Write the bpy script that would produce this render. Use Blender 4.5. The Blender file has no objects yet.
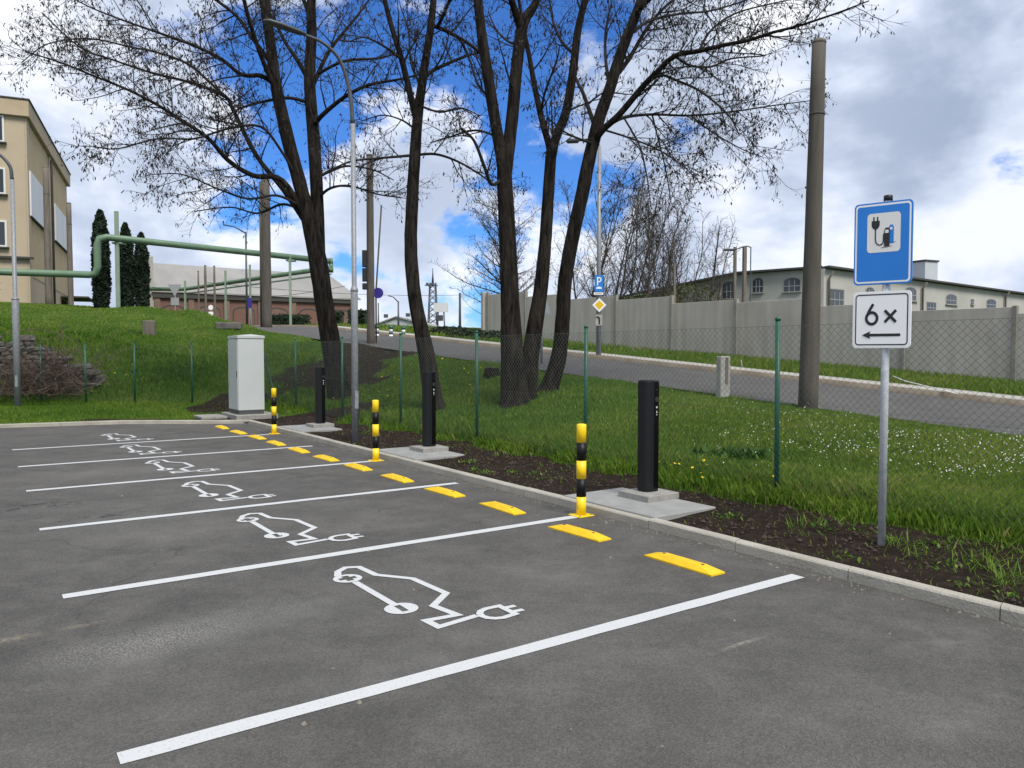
import bpy, math, random
import numpy as np
from math import sin, cos, pi, radians, sqrt, atan2
random.seed(7); rng = np.random.default_rng(7)
R = radians
SC = bpy.context.scene
COL = SC.collection

# ------------------------------------------------------------------ camera numbers
F, PITCH, CAMH = 770.0, math.atan(31/770.0), 1.65
CP, SP = cos(PITCH), sin(PITCH)
E1 = np.array((-.569, .822)); E1 /= np.linalg.norm(E1)      # along the kerb, away
E2 = np.array((E1[1], -E1[0]))                              # across, towards the lawn
OS, OT = -.045, -.03
BAYROT = atan2(E2[1], E2[0])                                # local x = across, local y = along kerb

def ST(s, t, z=0.0):
    s += OS; t += OT
    return (s*E1[0]+t*E2[0], s*E1[1]+t*E2[1], z)
def toST(X, Y):
    return X*E1[0]+Y*E1[1]-OS, X*E2[0]+Y*E2[1]-OT
def ray(u, v):
    dx = (u-512)/F; dy = -(v-384)/F
    return np.array((dx, CP+dy*SP, -SP+dy*CP))
def at(u, v, Y):                                            # world point on the sight line at depth Y
    d = ray(u, v); k = Y/d[1]
    return np.array((d[0]*k, Y, CAMH+d[2]*k))
def zat(v, Y): return float(at(512, v, Y)[2])

# ------------------------------------------------------------------ materials
def nt(m): return m.node_tree.nodes, m.node_tree.links
def mat(name, col, rough=.6, col2=None, scale=6.0, detail=5, bump=0.0, bscale=None, metal=0.0, spec=.5,
        stretch=None, lo=.35, hi=.65, coord='Object', trans=0.0):
    m = bpy.data.materials.new(name); m.use_nodes = True
    N, L = nt(m); b = N['Principled BSDF']
    b.inputs['Base Color'].default_value = (*col, 1); b.inputs['Roughness'].default_value = rough
    b.inputs['Metallic'].default_value = metal; b.inputs['Specular IOR Level'].default_value = spec
    tc = N.new('ShaderNodeTexCoord'); vec = tc.outputs[coord]
    if stretch:
        mp = N.new('ShaderNodeMapping'); mp.inputs['Scale'].default_value = stretch
        L.new(vec, mp.inputs['Vector']); vec = mp.outputs['Vector']
    if col2 is not None:
        n = N.new('ShaderNodeTexNoise'); n.inputs['Scale'].default_value = scale; n.inputs['Detail'].default_value = detail
        n.inputs['Roughness'].default_value = .62
        L.new(vec, n.inputs['Vector'])
        r = N.new('ShaderNodeValToRGB'); r.color_ramp.elements[0].position = lo; r.color_ramp.elements[1].position = hi
        r.color_ramp.elements[0].color = (*col, 1); r.color_ramp.elements[1].color = (*col2, 1)
        L.new(n.outputs['Fac'], r.inputs['Fac']); L.new(r.outputs['Color'], b.inputs['Base Color'])
    if bump:
        n2 = N.new('ShaderNodeTexNoise'); n2.inputs['Scale'].default_value = bscale or scale*4; n2.inputs['Detail'].default_value = 6
        L.new(vec, n2.inputs['Vector'])
        bp = N.new('ShaderNodeBump'); bp.inputs['Strength'].default_value = bump; bp.inputs['Distance'].default_value = .02
        L.new(n2.outputs['Fac'], bp.inputs['Height']); L.new(bp.outputs['Normal'], b.inputs['Normal'])
    return m
M = {}
M['concrete'] = mat('concrete', (.30,.295,.27), .9, (.38,.37,.345), 5, 8, .35, 60)
M['slab'] = mat('slab_concrete', (.235,.24,.235), .85, (.30,.30,.29), 4, 8, .25, 80)
M['plinth'] = mat('plinth_concrete', (.22,.215,.20), .9, (.31,.30,.28), 9, 8, .3, 60)
M['kerb'] = mat('kerb_concrete', (.29,.272,.228), .9, (.42,.40,.345), 2.3, 10, .5, 50, lo=.3, hi=.68)
M['pole_concrete'] = mat('pole_concrete', (.062,.055,.046), .9, (.095,.085,.072), 3, 8, .35, 40, stretch=(3,3,.35))
M['brown_concrete'] = mat('brown_concrete', (.105,.09,.075), .9, (.17,.15,.125), 3, 8, .3, 40, stretch=(3,3,.4))
M['galv'] = mat('galvanised_steel', (.19,.205,.225), .5, (.27,.285,.30), 22, 4, .05, 60, metal=.15)
M['sign_post'] = mat('sign_post_galvanised', (.40,.43,.46), .5, (.52,.55,.57), 22, 4, .05, 60, metal=.1)
M['lamp_steel'] = mat('lamp_steel', (.055,.063,.072), .5, (.09,.10,.112), 9, 5, .05, 60, metal=.35)
M['lamp_head'] = mat('lamp_head', (.06,.065,.07), .45)
M['yellow'] = mat('yellow_paint', (.80,.53,.006), .55, (.70,.43,.006), 9, 8, .06, 60)
M['yellow_b'] = mat('yellow_bollard_paint', (.88,.62,.006), .38, (.82,.55,.006), 8, 6, .03, 60)
M['black_b'] = mat('black_bollard_paint', (.005,.005,.006), .45, spec=.25)
M['white_paint'] = mat('white_road_paint', (.52,.535,.54), .75, (.22,.22,.22), 75, 9, .15, 250, lo=.56, hi=.72)
M['cabinet'] = mat('cabinet_grey', (.45,.485,.48), .45, (.475,.505,.50), 2, 5, .02, 30)
M['cab_dark'] = mat('cabinet_base', (.06,.065,.065), .6)
M['black_metal'] = mat('charger_black', (.008,.0095,.0115), .5, (.010,.0115,.0135), 20, 3, .02, 200, spec=.25)
M['black_gloss'] = mat('charger_gloss', (.003,.003,.004), .2, spec=.3)
M['socket'] = mat('charger_socket', (.02,.02,.022), .5)
M['light_mark'] = mat('light_marks', (.6,.6,.6), .5)
M['fence_green'] = mat('fence_green', (.012,.085,.055), .42, (.016,.10,.066), 9, 4)
M['wire'] = mat('fence_wire', (.085,.105,.095), .5)
M['sign_blue'] = mat('sign_blue', (.010,.185,.62), .4, (.012,.20,.65), 3, 4)
M['sign_white'] = mat('sign_white', (.82,.83,.83), .45)
M['sign_panel'] = mat('sign_panel_white', (.72,.72,.70), .5)
M['sign_black'] = mat('sign_black', (.012,.012,.014), .5)
M['sign_grey'] = mat('sign_back_grey', (.33,.35,.37), .5, metal=.2)
M['sign_yellow'] = mat('sign_yellow', (.75,.47,.01), .5)
M['sign_purple'] = mat('sign_dark_blue', (.03,.02,.24), .5)
M['pipe'] = mat('pipe_green', (.095,.17,.105), .5, (.135,.215,.14), 1.5, 6, .05, 20)
M['post_green'] = mat('support_pale_green', (.19,.27,.20), .6, (.24,.31,.24), 2, 6)
M['plaster'] = mat('beige_plaster', (.43,.36,.265), .95, (.39,.32,.225), .35, 8, .1, 30, lo=.35, hi=.7)
M['plaster_old'] = mat('yellow_stained_plaster', (.42,.325,.185), .95, (.47,.375,.24), .5, 8, .1, 30)
M['fascia'] = mat('roof_fascia', (.42,.34,.235), .9, (.37,.295,.195), .8, 6)
M['roof_edge'] = mat('roof_edge_dark', (.05,.048,.045), .8)
M['glass'] = mat('window_glass', (.035,.045,.055), .08)
M['win_white'] = mat('window_frame_white', (.62,.62,.60), .5)
M['banner'] = mat('white_board', (.66,.67,.69), .7, (.60,.61,.64), .6, 4)
M['banner_ink'] = mat('board_ink', (.36,.40,.50), .6)
M['dark_void'] = mat('dark_opening', (.012,.012,.012), .9)
M['roof_sheet'] = mat('pale_roof_sheet', (.235,.23,.22), .8, (.29,.283,.268), .5, 7, stretch=(1,.15,1))
M['white_wall'] = mat('whitewashed_wall', (.43,.425,.40), .95, (.36,.355,.33), .5, 8, .1, 20)
M['tin'] = mat('grey_tin', (.42,.46,.49), .5, (.48,.52,.55), .8, 5)
M['far_wall'] = mat('warehouse_wall', (.40,.42,.42), .8, (.46,.48,.48), .3, 4)
M['wood_pole'] = mat('wood_pole', (.06,.05,.042), .9, (.10,.085,.07), 4, 6, stretch=(4,4,.3))
M['stone'] = mat('field_stone', (.065,.06,.056), .95, (.135,.126,.115), 2.6, 8, 1.0, 9)
M['bark'] = None
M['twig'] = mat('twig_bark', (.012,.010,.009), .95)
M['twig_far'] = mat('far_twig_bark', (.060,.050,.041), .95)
M['pod'] = mat('dry_seed_pod', (.014,.010,.008), .9, (.026,.018,.014), 3, 2)
M['dead'] = mat('dead_bramble', (.085,.060,.044), .95, (.14,.10,.075), 3, 4)
M['cypress'] = mat('conifer_green', (.008,.019,.010), .9, (.016,.034,.015), 2.5, 5)
M['hedge'] = mat('hedge_green', (.014,.026,.014), .9, (.026,.045,.018), 3, 5)
M['shrub'] = mat('shrub_leaf', (.035,.060,.014), .85, (.085,.095,.030), 2, 4)
M['daisy'] = mat('daisy_petal', (.62,.62,.60), .8)
M['dandelion'] = mat('dandelion_flower', (.75,.55,.02), .8)
M['soil_clod'] = mat('soil_clod', (.028,.019,.014), 1., (.055,.038,.028), 12, 6)
M['grit'] = mat('loose_grit', (.10,.085,.07), 1., (.22,.20,.17), 15, 4)
M['car_paint'] = mat('silver_car_paint', (.45,.46,.47), .3, metal=.3)
M['rubber'] = mat('rubber', (.012,.012,.012), .8)
M['roadkerb'] = mat('old_road_kerb', (.17,.14,.105), .95, (.25,.215,.17), 1.5, 8, .3, 20)

def bark():
    m = bpy.data.materials.new('furrowed_bark'); m.use_nodes = True
    N, L = nt(m); b = N['Principled BSDF']; b.inputs['Roughness'].default_value = .95; b.inputs['Specular IOR Level'].default_value = .15
    tc = N.new('ShaderNodeTexCoord'); mp = N.new('ShaderNodeMapping'); mp.inputs['Scale'].default_value = (1,1,.16)
    L.new(tc.outputs['Object'], mp.inputs['Vector'])
    vo = N.new('ShaderNodeTexNoise'); vo.inputs['Scale'].default_value = 13; vo.inputs['Detail'].default_value = 8; vo.inputs['Roughness'].default_value = .7; vo.inputs['Distortion'].default_value = .7
    L.new(mp.outputs['Vector'], vo.inputs['Vector'])
    r = N.new('ShaderNodeValToRGB'); e = r.color_ramp.elements
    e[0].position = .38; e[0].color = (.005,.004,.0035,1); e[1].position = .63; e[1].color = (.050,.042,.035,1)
    L.new(vo.outputs['Fac'], r.inputs['Fac'])
    n = N.new('ShaderNodeTexNoise'); n.inputs['Scale'].default_value = 1.4; n.inputs['Detail'].default_value = 4
    L.new(tc.outputs['Object'], n.inputs['Vector'])
    mx = N.new('ShaderNodeMixRGB'); mx.blend_type = 'MULTIPLY'; mx.inputs['Fac'].default_value = .55
    L.new(r.outputs['Color'], mx.inputs['Color1']); L.new(n.outputs['Fac'], mx.inputs['Color2'])
    L.new(mx.outputs['Color'], b.inputs['Base Color'])
    bp = N.new('ShaderNodeBump'); bp.inputs['Strength'].default_value = 1; bp.inputs['Distance'].default_value = .06
    L.new(vo.outputs['Fac'], bp.inputs['Height']); L.new(bp.outputs['Normal'], b.inputs['Normal'])
    return m
M['bark'] = bark()

def asphalt(name, base, pale, dust=True):
    m = bpy.data.materials.new(name); m.use_nodes = True
    N, L = nt(m); b = N['Principled BSDF']; b.inputs['Roughness'].default_value = .92; b.inputs['Specular IOR Level'].default_value = .3
    tc = N.new('ShaderNodeTexCoord'); P = tc.outputs['Object']
    def noise(sc, det=5, rough=.6, vec=P):
        n = N.new('ShaderNodeTexNoise'); n.inputs['Scale'].default_value = sc; n.inputs['Detail'].default_value = det; n.inputs['Roughness'].default_value = rough
        L.new(vec, n.inputs['Vector']); return n.outputs['Fac']
    def ramp(x, a, b_, ca=(0,0,0,1), cb=(1,1,1,1)):
        r = N.new('ShaderNodeValToRGB'); e = r.color_ramp.elements
        e[0].position = a; e[1].position = b_; e[0].color = ca; e[1].color = cb
        L.new(x, r.inputs['Fac']); return r.outputs['Color']
    def mix(fac, c1, c2, mode='MIX'):
        x = N.new('ShaderNodeMixRGB'); x.blend_type = mode
        for i, v in (('Fac', fac), ('Color1', c1), ('Color2', c2)):
            if isinstance(v, (int, float)): x.inputs[i].default_value = v
            elif isinstance(v, tuple): x.inputs[i].default_value = v
            else: L.new(v, x.inputs[i])
        return x.outputs['Color']
    def mul(a, b_):
        x = N.new('ShaderNodeMath'); x.operation = 'MULTIPLY'
        for i, v in enumerate((a, b_)):
            if isinstance(v, (int, float)): x.inputs[i].default_value = v
            else: L.new(v, x.inputs[i])
        return x.outputs[0]
    big = ramp(noise(.33, 6, .6), .33, .70)
    c = mix(big, (*base, 1), (*pale, 1))
    med = ramp(noise(2.1, 9, .72), .42, .72)
    c = mix(mul(med, .6), c, (*[x*1.35 for x in pale], 1))
    dk = ramp(noise(1.3, 9, .7), .56, .74)
    c = mix(mul(dk, .6), c, (*[x*.6 for x in base], 1))
    vo = N.new('ShaderNodeTexVoronoi'); vo.inputs['Scale'].default_value = 120; L.new(P, vo.inputs['Vector'])
    sp = ramp(vo.outputs['Color'], .2, .95)
    fl = ramp(noise(210, 2, .5), .60, .70)
    c = mix(mul(fl, .26), c, (.34,.335,.32,1))
    c = mix(.62, c, mix(sp, (.62,.62,.62,1), (1.45,1.42,1.38,1)), 'MULTIPLY')
    if dust:
        ve = N.new('ShaderNodeTexVoronoi'); ve.feature = 'DISTANCE_TO_EDGE'; ve.inputs['Scale'].default_value = .34
        dn = N.new('ShaderNodeVectorMath'); dn.operation = 'ADD'; nn = N.new('ShaderNodeTexNoise'); nn.inputs['Scale'].default_value = 1.6; nn.inputs['Detail'].default_value = 8; L.new(P, nn.inputs['Vector'])
        L.new(P, dn.inputs[0]); L.new(nn.outputs['Color'], dn.inputs[1]); L.new(dn.outputs[0], ve.inputs['Vector'])
        ck = ramp(ve.outputs['Distance'], .0015, .006, (1,1,1,1), (0,0,0,1))
        c = mix(mul(mul(ck, ramp(noise(.5, 3), .50, .60)), .5), c, (.03,.03,.03,1))
        oil = ramp(noise(3.7, 4, .6), .70, .78)
        c = mix(mul(oil, .45), c, (.035,.035,.035,1))
        def patch(s, t, rs, rt, col, amt, nsc, lo, hi, thr=1.0):
            p = ST(s, t)
            mp = N.new('ShaderNodeMapping'); mp.vector_type = 'TEXTURE'
            mp.inputs['Location'].default_value = (p[0], p[1], 0); mp.inputs['Rotation'].default_value = (0, 0, BAYROT)
            mp.inputs['Scale'].default_value = (rt, rs, 1); L.new(P, mp.inputs['Vector'])
            ln = N.new('ShaderNodeVectorMath'); ln.operation = 'LENGTH'; L.new(mp.outputs['Vector'], ln.inputs[0])
            f = ramp(ln.outputs['Value'], .15, thr, (1,1,1,1), (0,0,0,1))
            g = ramp(noise(nsc, 12, .78), lo, hi)
            return mix(mul(mul(f, g), amt*(.6 if nsc < 7 and lo < .45 else 1)), cc[0], (*col, 1))
        cc = [c]
        for args in ((4.80,.80,.35,.75,(.50,.49,.46),.75,75,.50,.62), (4.95,1.45,.4,.9,(.46,.46,.43),.6,80,.52,.64),
                     (4.75,1.25,.5,1.3,(.22,.22,.21),.5,4,.35,.7), (5.30,.12,.07,.22,(.36,.31,.21),.5,16,.42,.62), (5.32,.50,.05,.2,(.36,.31,.21),.4,16,.42,.62),
                     (2.85,3.55,.03,.3,(.36,.34,.28),.6,22,.42,.62), (3.6,2.2,.5,1.3,(.20,.196,.188),.45,3,.38,.66), (2.0,1.2,.5,1.2,(.05,.05,.05),.45,4,.42,.66), (9.5,3.0,.6,1.2,(.055,.055,.055),.45,3,.42,.66), (7.0,4.3,.3,.6,(.055,.055,.055),.5,4,.42,.66), (9.75,.4,.30,.9,(.012,.012,.013),.9,5,.50,.56), (8.75,1.1,.18,.9,(.012,.012,.013),.85,6,.53,.58),
                     (6.9,3.0,.7,.8,(.21,.20,.185),.45,2.5,.35,.6), (4.6,3.6,.5,.6,(.22,.21,.195),.55,3,.35,.6), (7.6,1.5,.6,1.2,(.21,.205,.19),.4,2.2,.35,.6),
                     (12.0,1.3,.7,1.5,(.20,.19,.175),.5,1.5,.35,.6), (14.8,2.2,.4,.8,(.22,.21,.19),.5,2,.35,.6), (2.2,4.5,.25,.5,(.24,.23,.21),.5,5,.42,.6), (1.7,3.6,.2,.4,(.23,.22,.2),.5,5,.42,.6)):
            cc[0] = patch(*args)
        c = cc[0]
    L.new(c, b.inputs['Base Color'])
    bp = N.new('ShaderNodeBump'); bp.inputs['Strength'].default_value = .55; bp.inputs['Distance'].default_value = .006
    L.new(vo.outputs['Distance'], bp.inputs['Height']); L.new(bp.outputs['Normal'], b.inputs['Normal'])
    return m
M['asphalt'] = asphalt('parking_asphalt', (.060,.058,.055), (.104,.1015,.096))
M['road'] = asphalt('road_asphalt', (.074,.0725,.071), (.098,.096,.093), False)

def brickish(name, c1, c2, mortar, w=.25, h=.08, scale=1.0):
    m = bpy.data.materials.new(name); m.use_nodes = True
    N, L = nt(m); b = N['Principled BSDF']; b.inputs['Roughness'].default_value = .9
    tc = N.new('ShaderNodeTexCoord'); t = N.new('ShaderNodeTexBrick')
    mp = N.new('ShaderNodeMapping'); mp.inputs['Rotation'].default_value = (R(90), 0, 0)
    L.new(tc.outputs['Object'], mp.inputs['Vector'])
    t.inputs['Scale'].default_value = scale; t.inputs['Brick Width'].default_value = w; t.inputs['Row Height'].default_value = h
    t.inputs['Mortar Size'].default_value = .012
    t.inputs['Color1'].default_value = (*c1, 1); t.inputs['Color2'].default_value = (*c2, 1); t.inputs['Mortar'].default_value = (*mortar, 1)
    L.new(mp.outputs['Vector'], t.inputs['Vector']); L.new(t.outputs['Color'], b.inputs['Base Color'])
    return m
M['brick'] = brickish('red_brick', (.19,.078,.054), (.135,.060,.046), (.15,.115,.10))
M['pilaster'] = mat('weathered_pilaster', (.20,.13,.105), .9, (.14,.085,.07), 1, 6)
M['paver'] = mat('pavement_slab', (.34,.33,.295), .9, (.42,.405,.365), 3, 6, .2, 30)

def wallmat():
    m = mat('grey_wall_panel', (.40,.382,.338), .95, (.455,.436,.388), .8, 8, .25, 18)
    N, L = nt(m); b = N['Principled BSDF']
    src = b.inputs['Base Color'].links[0].from_socket
    tc = N.new('ShaderNodeTexCoord'); mp = N.new('ShaderNodeMapping'); mp.inputs['Scale'].default_value = (2.6, 2.6, .22)
    L.new(tc.outputs['Object'], mp.inputs['Vector'])
    n = N.new('ShaderNodeTexNoise'); n.inputs['Scale'].default_value = 1.6; n.inputs['Detail'].default_value = 7
    L.new(mp.outputs['Vector'], n.inputs['Vector'])
    r = N.new('ShaderNodeValToRGB'); r.color_ramp.elements[0].position = .38; r.color_ramp.elements[0].color = (.80,.79,.77,1); r.color_ramp.elements[1].position = .62
    L.new(n.outputs['Fac'], r.inputs['Fac'])
    x = N.new('ShaderNodeMixRGB'); x.blend_type = 'MULTIPLY'; x.inputs['Fac'].default_value = .8
    L.new(src, x.inputs['Color1']); L.new(r.outputs['Color'], x.inputs['Color2']); L.new(x.outputs['Color'], b.inputs['Base Color'])
    return m
M['wall'] = wallmat()
M['wall_post'] = mat('wall_post_concrete', (.20,.19,.165), .95, (.27,.258,.228), 2, 7, .2, 20)

def groundmat():
    m = bpy.data.materials.new('ground_cover'); m.use_nodes = True
    N, L = nt(m); b = N['Principled BSDF']; b.inputs['Roughness'].default_value = 1; b.inputs['Specular IOR Level'].default_value = .1
    tc = N.new('ShaderNodeTexCoord')
    def noise(sc, det=6):
        n = N.new('ShaderNodeTexNoise'); n.inputs['Scale'].default_value = sc; n.inputs['Detail'].default_value = det; n.inputs['Roughness'].default_value = .65
        L.new(tc.outputs['Object'], n.inputs['Vector']); return n.outputs['Fac']
    def ramp(x, stops):
        r = N.new('ShaderNodeValToRGB'); e = r.color_ramp.elements
        e[0].position, e[0].color = stops[0]; e[1].position, e[1].color = stops[-1]
        for p, c in stops[1:-1]:
            q = e.new(p); q.color = c
        L.new(x, r.inputs['Fac']); return r.outputs['Color']
    g = ramp(noise(.9), ((.3,(.028,.062,.009,1)),(.5,(.05,.098,.014,1)),(.72,(.09,.125,.028,1))))
    g2 = ramp(noise(14), ((.35,(.55,.55,.5,1)),(.68,(1.25,1.25,1.15,1))))
    mg = N.new('ShaderNodeMixRGB'); mg.blend_type = 'MULTIPLY'; mg.inputs['Fac'].default_value = 1
    L.new(g, mg.inputs['Color1']); L.new(g2, mg.inputs['Color2'])
    s = ramp(noise(9, 9), ((.3,(.010,.007,.0055,1)),(.55,(.026,.018,.0135,1)),(.8,(.055,.040,.030,1))))
    at_ = N.new('ShaderNodeAttribute'); at_.attribute_name = 'soil'
    ad = N.new('ShaderNodeMath'); ad.operation = 'ADD'; L.new(at_.outputs['Fac'], ad.inputs[0])
    sb = N.new('ShaderNodeMath'); sb.operation = 'MULTIPLY_ADD'; sb.inputs[1].default_value = .9; sb.inputs[2].default_value = -.45
    L.new(noise(3.2, 8), sb.inputs[0]); L.new(sb.outputs[0], ad.inputs[1])
    f = ramp(ad.outputs[0], ((.42,(0,0,0,1)),(.58,(1,1,1,1))))
    mx = N.new('ShaderNodeMixRGB'); L.new(f, mx.inputs['Fac']); L.new(mg.outputs['Color'], mx.inputs['Color1']); L.new(s, mx.inputs['Color2'])
    L.new(mx.outputs['Color'], b.inputs['Base Color'])
    bp = N.new('ShaderNodeBump'); bp.inputs['Strength'].default_value = .9; bp.inputs['Distance'].default_value = .05
    L.new(noise(13, 9), bp.inputs['Height']); L.new(bp.outputs['Normal'], b.inputs['Normal'])
    return m
M['ground'] = groundmat()

def grassmat():
    m = bpy.data.materials.new('grass_blade'); m.use_nodes = True
    N, L = nt(m); b = N['Principled BSDF']; b.inputs['Roughness'].default_value = .6; b.inputs['Specular IOR Level'].default_value = .25
    a = N.new('ShaderNodeAttribute'); a.attribute_name = 'tint'
    r = N.new('ShaderNodeValToRGB'); e = r.color_ramp.elements
    e[0].position = 0; e[0].color = (.030,.086,.010,1); e[1].position = 1; e[1].color = (.30,.27,.10,1)
    for p, c in ((.35,(.080,.172,.016,1)),(.65,(.148,.245,.027,1)),(.88,(.235,.305,.052,1))):
        q = e.new(p); q.color = c
    L.new(a.outputs['Fac'], r.inputs['Fac']); L.new(r.outputs['Color'], b.inputs['Base Color'])
    t = N.new('ShaderNodeBsdfTranslucent'); L.new(r.outputs['Color'], t.inputs['Color'])
    mx = N.new('ShaderNodeMixShader'); mx.inputs['Fac'].default_value = .38
    L.new(b.outputs[0], mx.inputs[1]); L.new(t.outputs[0], mx.inputs[2]); L.new(mx.outputs[0], N['Material Output'].inputs['Surface'])
    return m
M['grass'] = grassmat()

# ------------------------------------------------------------------ mesh building
class MB:
    def __init__(self): self.v = []; self.f = []; self.m = []; self.s = []
    def add(self, vs, fs, mi=0, smooth=False):
        o = len(self.v); self.v += [tuple(float(c) for c in p) for p in vs]
        self.f += [tuple(i+o for i in f) for f in fs]; self.m += [mi]*len(fs); self.s += [smooth]*len(fs)
        return self
    def box(self, c, size, rz=0.0, mi=0, bev=0.0, taper=1.0):
        hx, hy, hz = size[0]/2, size[1]/2, size[2]/2
        if bev:
            pts = []; b = min(bev, hx*.9, hy*.9, hz*.9)
            rings = [(hx-b, hy-b, -hz), (hx, hy, -hz+b), (hx, hy, hz-b), (hx-b, hy-b, hz)]
            for (x, y, z) in rings: 
                c_ = b if x == hx else 0
                pts += [(-x+c_,-y,z),(x-c_,-y,z),(x,-y+c_,z),(x,y-c_,z),(x-c_,y,z),(-x+c_,y,z),(-x,y-c_,z),(-x,-y+c_,z)]
            fs = [tuple(range(7,-1,-1)), tuple(range(24,32))]
            for k in range(3):
                for i in range(8): fs.append((k*8+i, k*8+(i+1)%8, k*8+8+(i+1)%8, k*8+8+i))
        else:
            t = taper
            pts = [(-hx,-hy,-hz),(hx,-hy,-hz),(hx,hy,-hz),(-hx,hy,-hz),(-hx*t,-hy*t,hz),(hx*t,-hy*t,hz),(hx*t,hy*t,hz),(-hx*t,hy*t,hz)]
            fs = [(0,3,2,1),(4,5,6,7),(0,1,5,4),(1,2,6,5),(2,3,7,6),(3,0,4,7)]
        ca, sa = cos(rz), sin(rz)
        return self.add([(c[0]+x*ca-y*sa, c[1]+x*sa+y*ca, c[2]+z) for x, y, z in pts], fs, mi)
    def prism(self, poly, z0, z1, mi=0):
        n = len(poly)
        vs = [(x,y,z0) for x,y in poly]+[(x,y,z1) for x,y in poly]
        fs = [tuple(range(n-1,-1,-1)), tuple(range(n,2*n))]+[(i,(i+1)%n,n+(i+1)%n,n+i) for i in range(n)]
        return self.add(vs, fs, mi)
    def tube(self, pts, rad, n=8, mi=0, cap=True, smooth=True, wob=0.0):
        P = np.asarray(pts, float); k = len(P)
        if np.isscalar(rad): rad = [rad]*k
        T = np.gradient(P, axis=0); T /= np.linalg.norm(T, axis=1)[:,None]+1e-9
        ref = np.array((1.,0,0)) if abs(T[0][0]) < .8 else np.array((0,1.,0))
        u = np.cross(T[0], ref); u /= np.linalg.norm(u)
        vs = []; 
        for i in range(k):
            u = u-T[i]*u.dot(T[i]); u /= np.linalg.norm(u)+1e-9; w = np.cross(T[i], u)
            for j in range(n):
                a = 2*pi*j/n; rr = rad[i]*(1+(random.uniform(-wob, wob) if wob else 0))
                vs.append(P[i]+(u*cos(a)+w*sin(a))*rr)
        fs = []
        for i in range(k-1):
            for j in range(n): fs.append((i*n+j, i*n+(j+1)%n, (i+1)*n+(j+1)%n, (i+1)*n+j))
        self.add(vs, fs, mi, smooth)
        if cap:
            o = len(self.v)-k*n
            self.f += [tuple(o+j for j in range(n-1,-1,-1)), tuple(o+(k-1)*n+j for j in range(n))]; self.m += [mi]*2; self.s += [False]*2
        return self
    def cyl(self, x, y, z0, z1, r, n=16, mi=0, r2=None):
        return self.tube([(x,y,z0),(x,y,z1)], [r, r if r2 is None else r2], n, mi)
    def lathe(self, prof, c=(0,0,0), n=16, mi=0):
        vs = [(c[0]+r*cos(2*pi*j/n), c[1]+r*sin(2*pi*j/n), c[2]+z) for r, z in prof for j in range(n)]
        fs = [(i*n+j, i*n+(j+1)%n, (i+1)*n+(j+1)%n, (i+1)*n+j) for i in range(len(prof)-1) for j in range(n)]
        fs += [tuple(range(n-1,-1,-1)), tuple((len(prof)-1)*n+j for j in range(n))]
        return self.add(vs, fs, mi, True)
    # flat layers in a local x/y plane (used for signs and road paint)
    def poly(self, pts, z, mi=0): return self.add([(x,y,z) for x,y in pts], [tuple(range(len(pts)))], mi)
    def stroke(self, pts, w, z, mi=0, closed=False):
        P = [np.array(p, float) for p in pts]; n = len(P); L, Rr = [], []
        for i in range(n):
            a = P[i-1] if (i > 0 or closed) else None; b = P[(i+1) % n] if (i < n-1 or closed) else None
            d1 = (P[i]-a) if a is not None else (b-P[i]); d2 = (b-P[i]) if b is not None else d1
            d1 = d1/np.linalg.norm(d1); d2 = d2/np.linalg.norm(d2)
            n1 = np.array((-d1[1], d1[0])); n2 = np.array((-d2[1], d2[0])); m_ = n1+n2; m_ /= np.linalg.norm(m_)+1e-9
            k = w/2/max(.35, m_.dot(n1)); L.append(P[i]+m_*k); Rr.append(P[i]-m_*k)
        vs = [(*p, z) for p in L]+[(*p, z) for p in Rr]
        rng_ = range(n if closed else n-1)
        return self.add(vs, [(n+i, n+(i+1) % n, (i+1) % n, i) for i in rng_], mi)
    def disc(self, c, r, z, mi=0, n=28, ry=None):
        return self.poly([(c[0]+r*cos(2*pi*i/n), c[1]+(ry or r)*sin(2*pi*i/n)) for i in range(n)], z, mi)
    def build(self, name, mats, parent=None, loc=None, rz=None):
        me = bpy.data.meshes.new(name); me.from_pydata(self.v, [], self.f)
        for m in (mats if isinstance(mats, (list, tuple)) else [mats]): me.materials.append(m)
        me.polygons.foreach_set('material_index', self.m); me.polygons.foreach_set('use_smooth', self.s); me.update()
        o = bpy.data.objects.new(name, me); COL.objects.link(o)
        if parent: o.parent = parent
        if loc is not None: o.location = loc
        if rz is not None: o.rotation_euler = (0,0,rz)
        return o
def raw_mesh(name, V, Fc, m, parent=None, attr=None, smooth=False):
    """V (n,3), Fc (k,3 or 4) numpy arrays"""
    me = bpy.data.meshes.new(name); n, k = len(V), len(Fc); q = Fc.shape[1]
    me.vertices.add(n); me.vertices.foreach_set('co', np.ascontiguousarray(V, np.float32).ravel())
    me.loops.add(k*q); me.loops.foreach_set('vertex_index', np.ascontiguousarray(Fc, np.int32).ravel())
    me.polygons.add(k); me.polygons.foreach_set('loop_start', np.arange(0, k*q, q, dtype=np.int32))
    me.polygons.foreach_set('loop_total', np.full(k, q, np.int32))
    if smooth: me.polygons.foreach_set('use_smooth', np.ones(k, bool))
    me.update(calc_edges=True)
    if attr:
        for nm, val in attr.items():
            a = me.attributes.new(nm, 'FLOAT', 'POINT'); a.data.foreach_set('value', np.ascontiguousarray(val, np.float32))
    me.materials.append(m)
    o = bpy.data.objects.new(name, me); COL.objects.link(o)
    if parent: o.parent = parent
    return o
def tag(o, label=None, cat=None, group=None, kind=None):
    if label: o['label'] = label
    if cat: o['category'] = cat
    if group: o['group'] = group
    if kind: o['kind'] = kind
    return o
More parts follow.
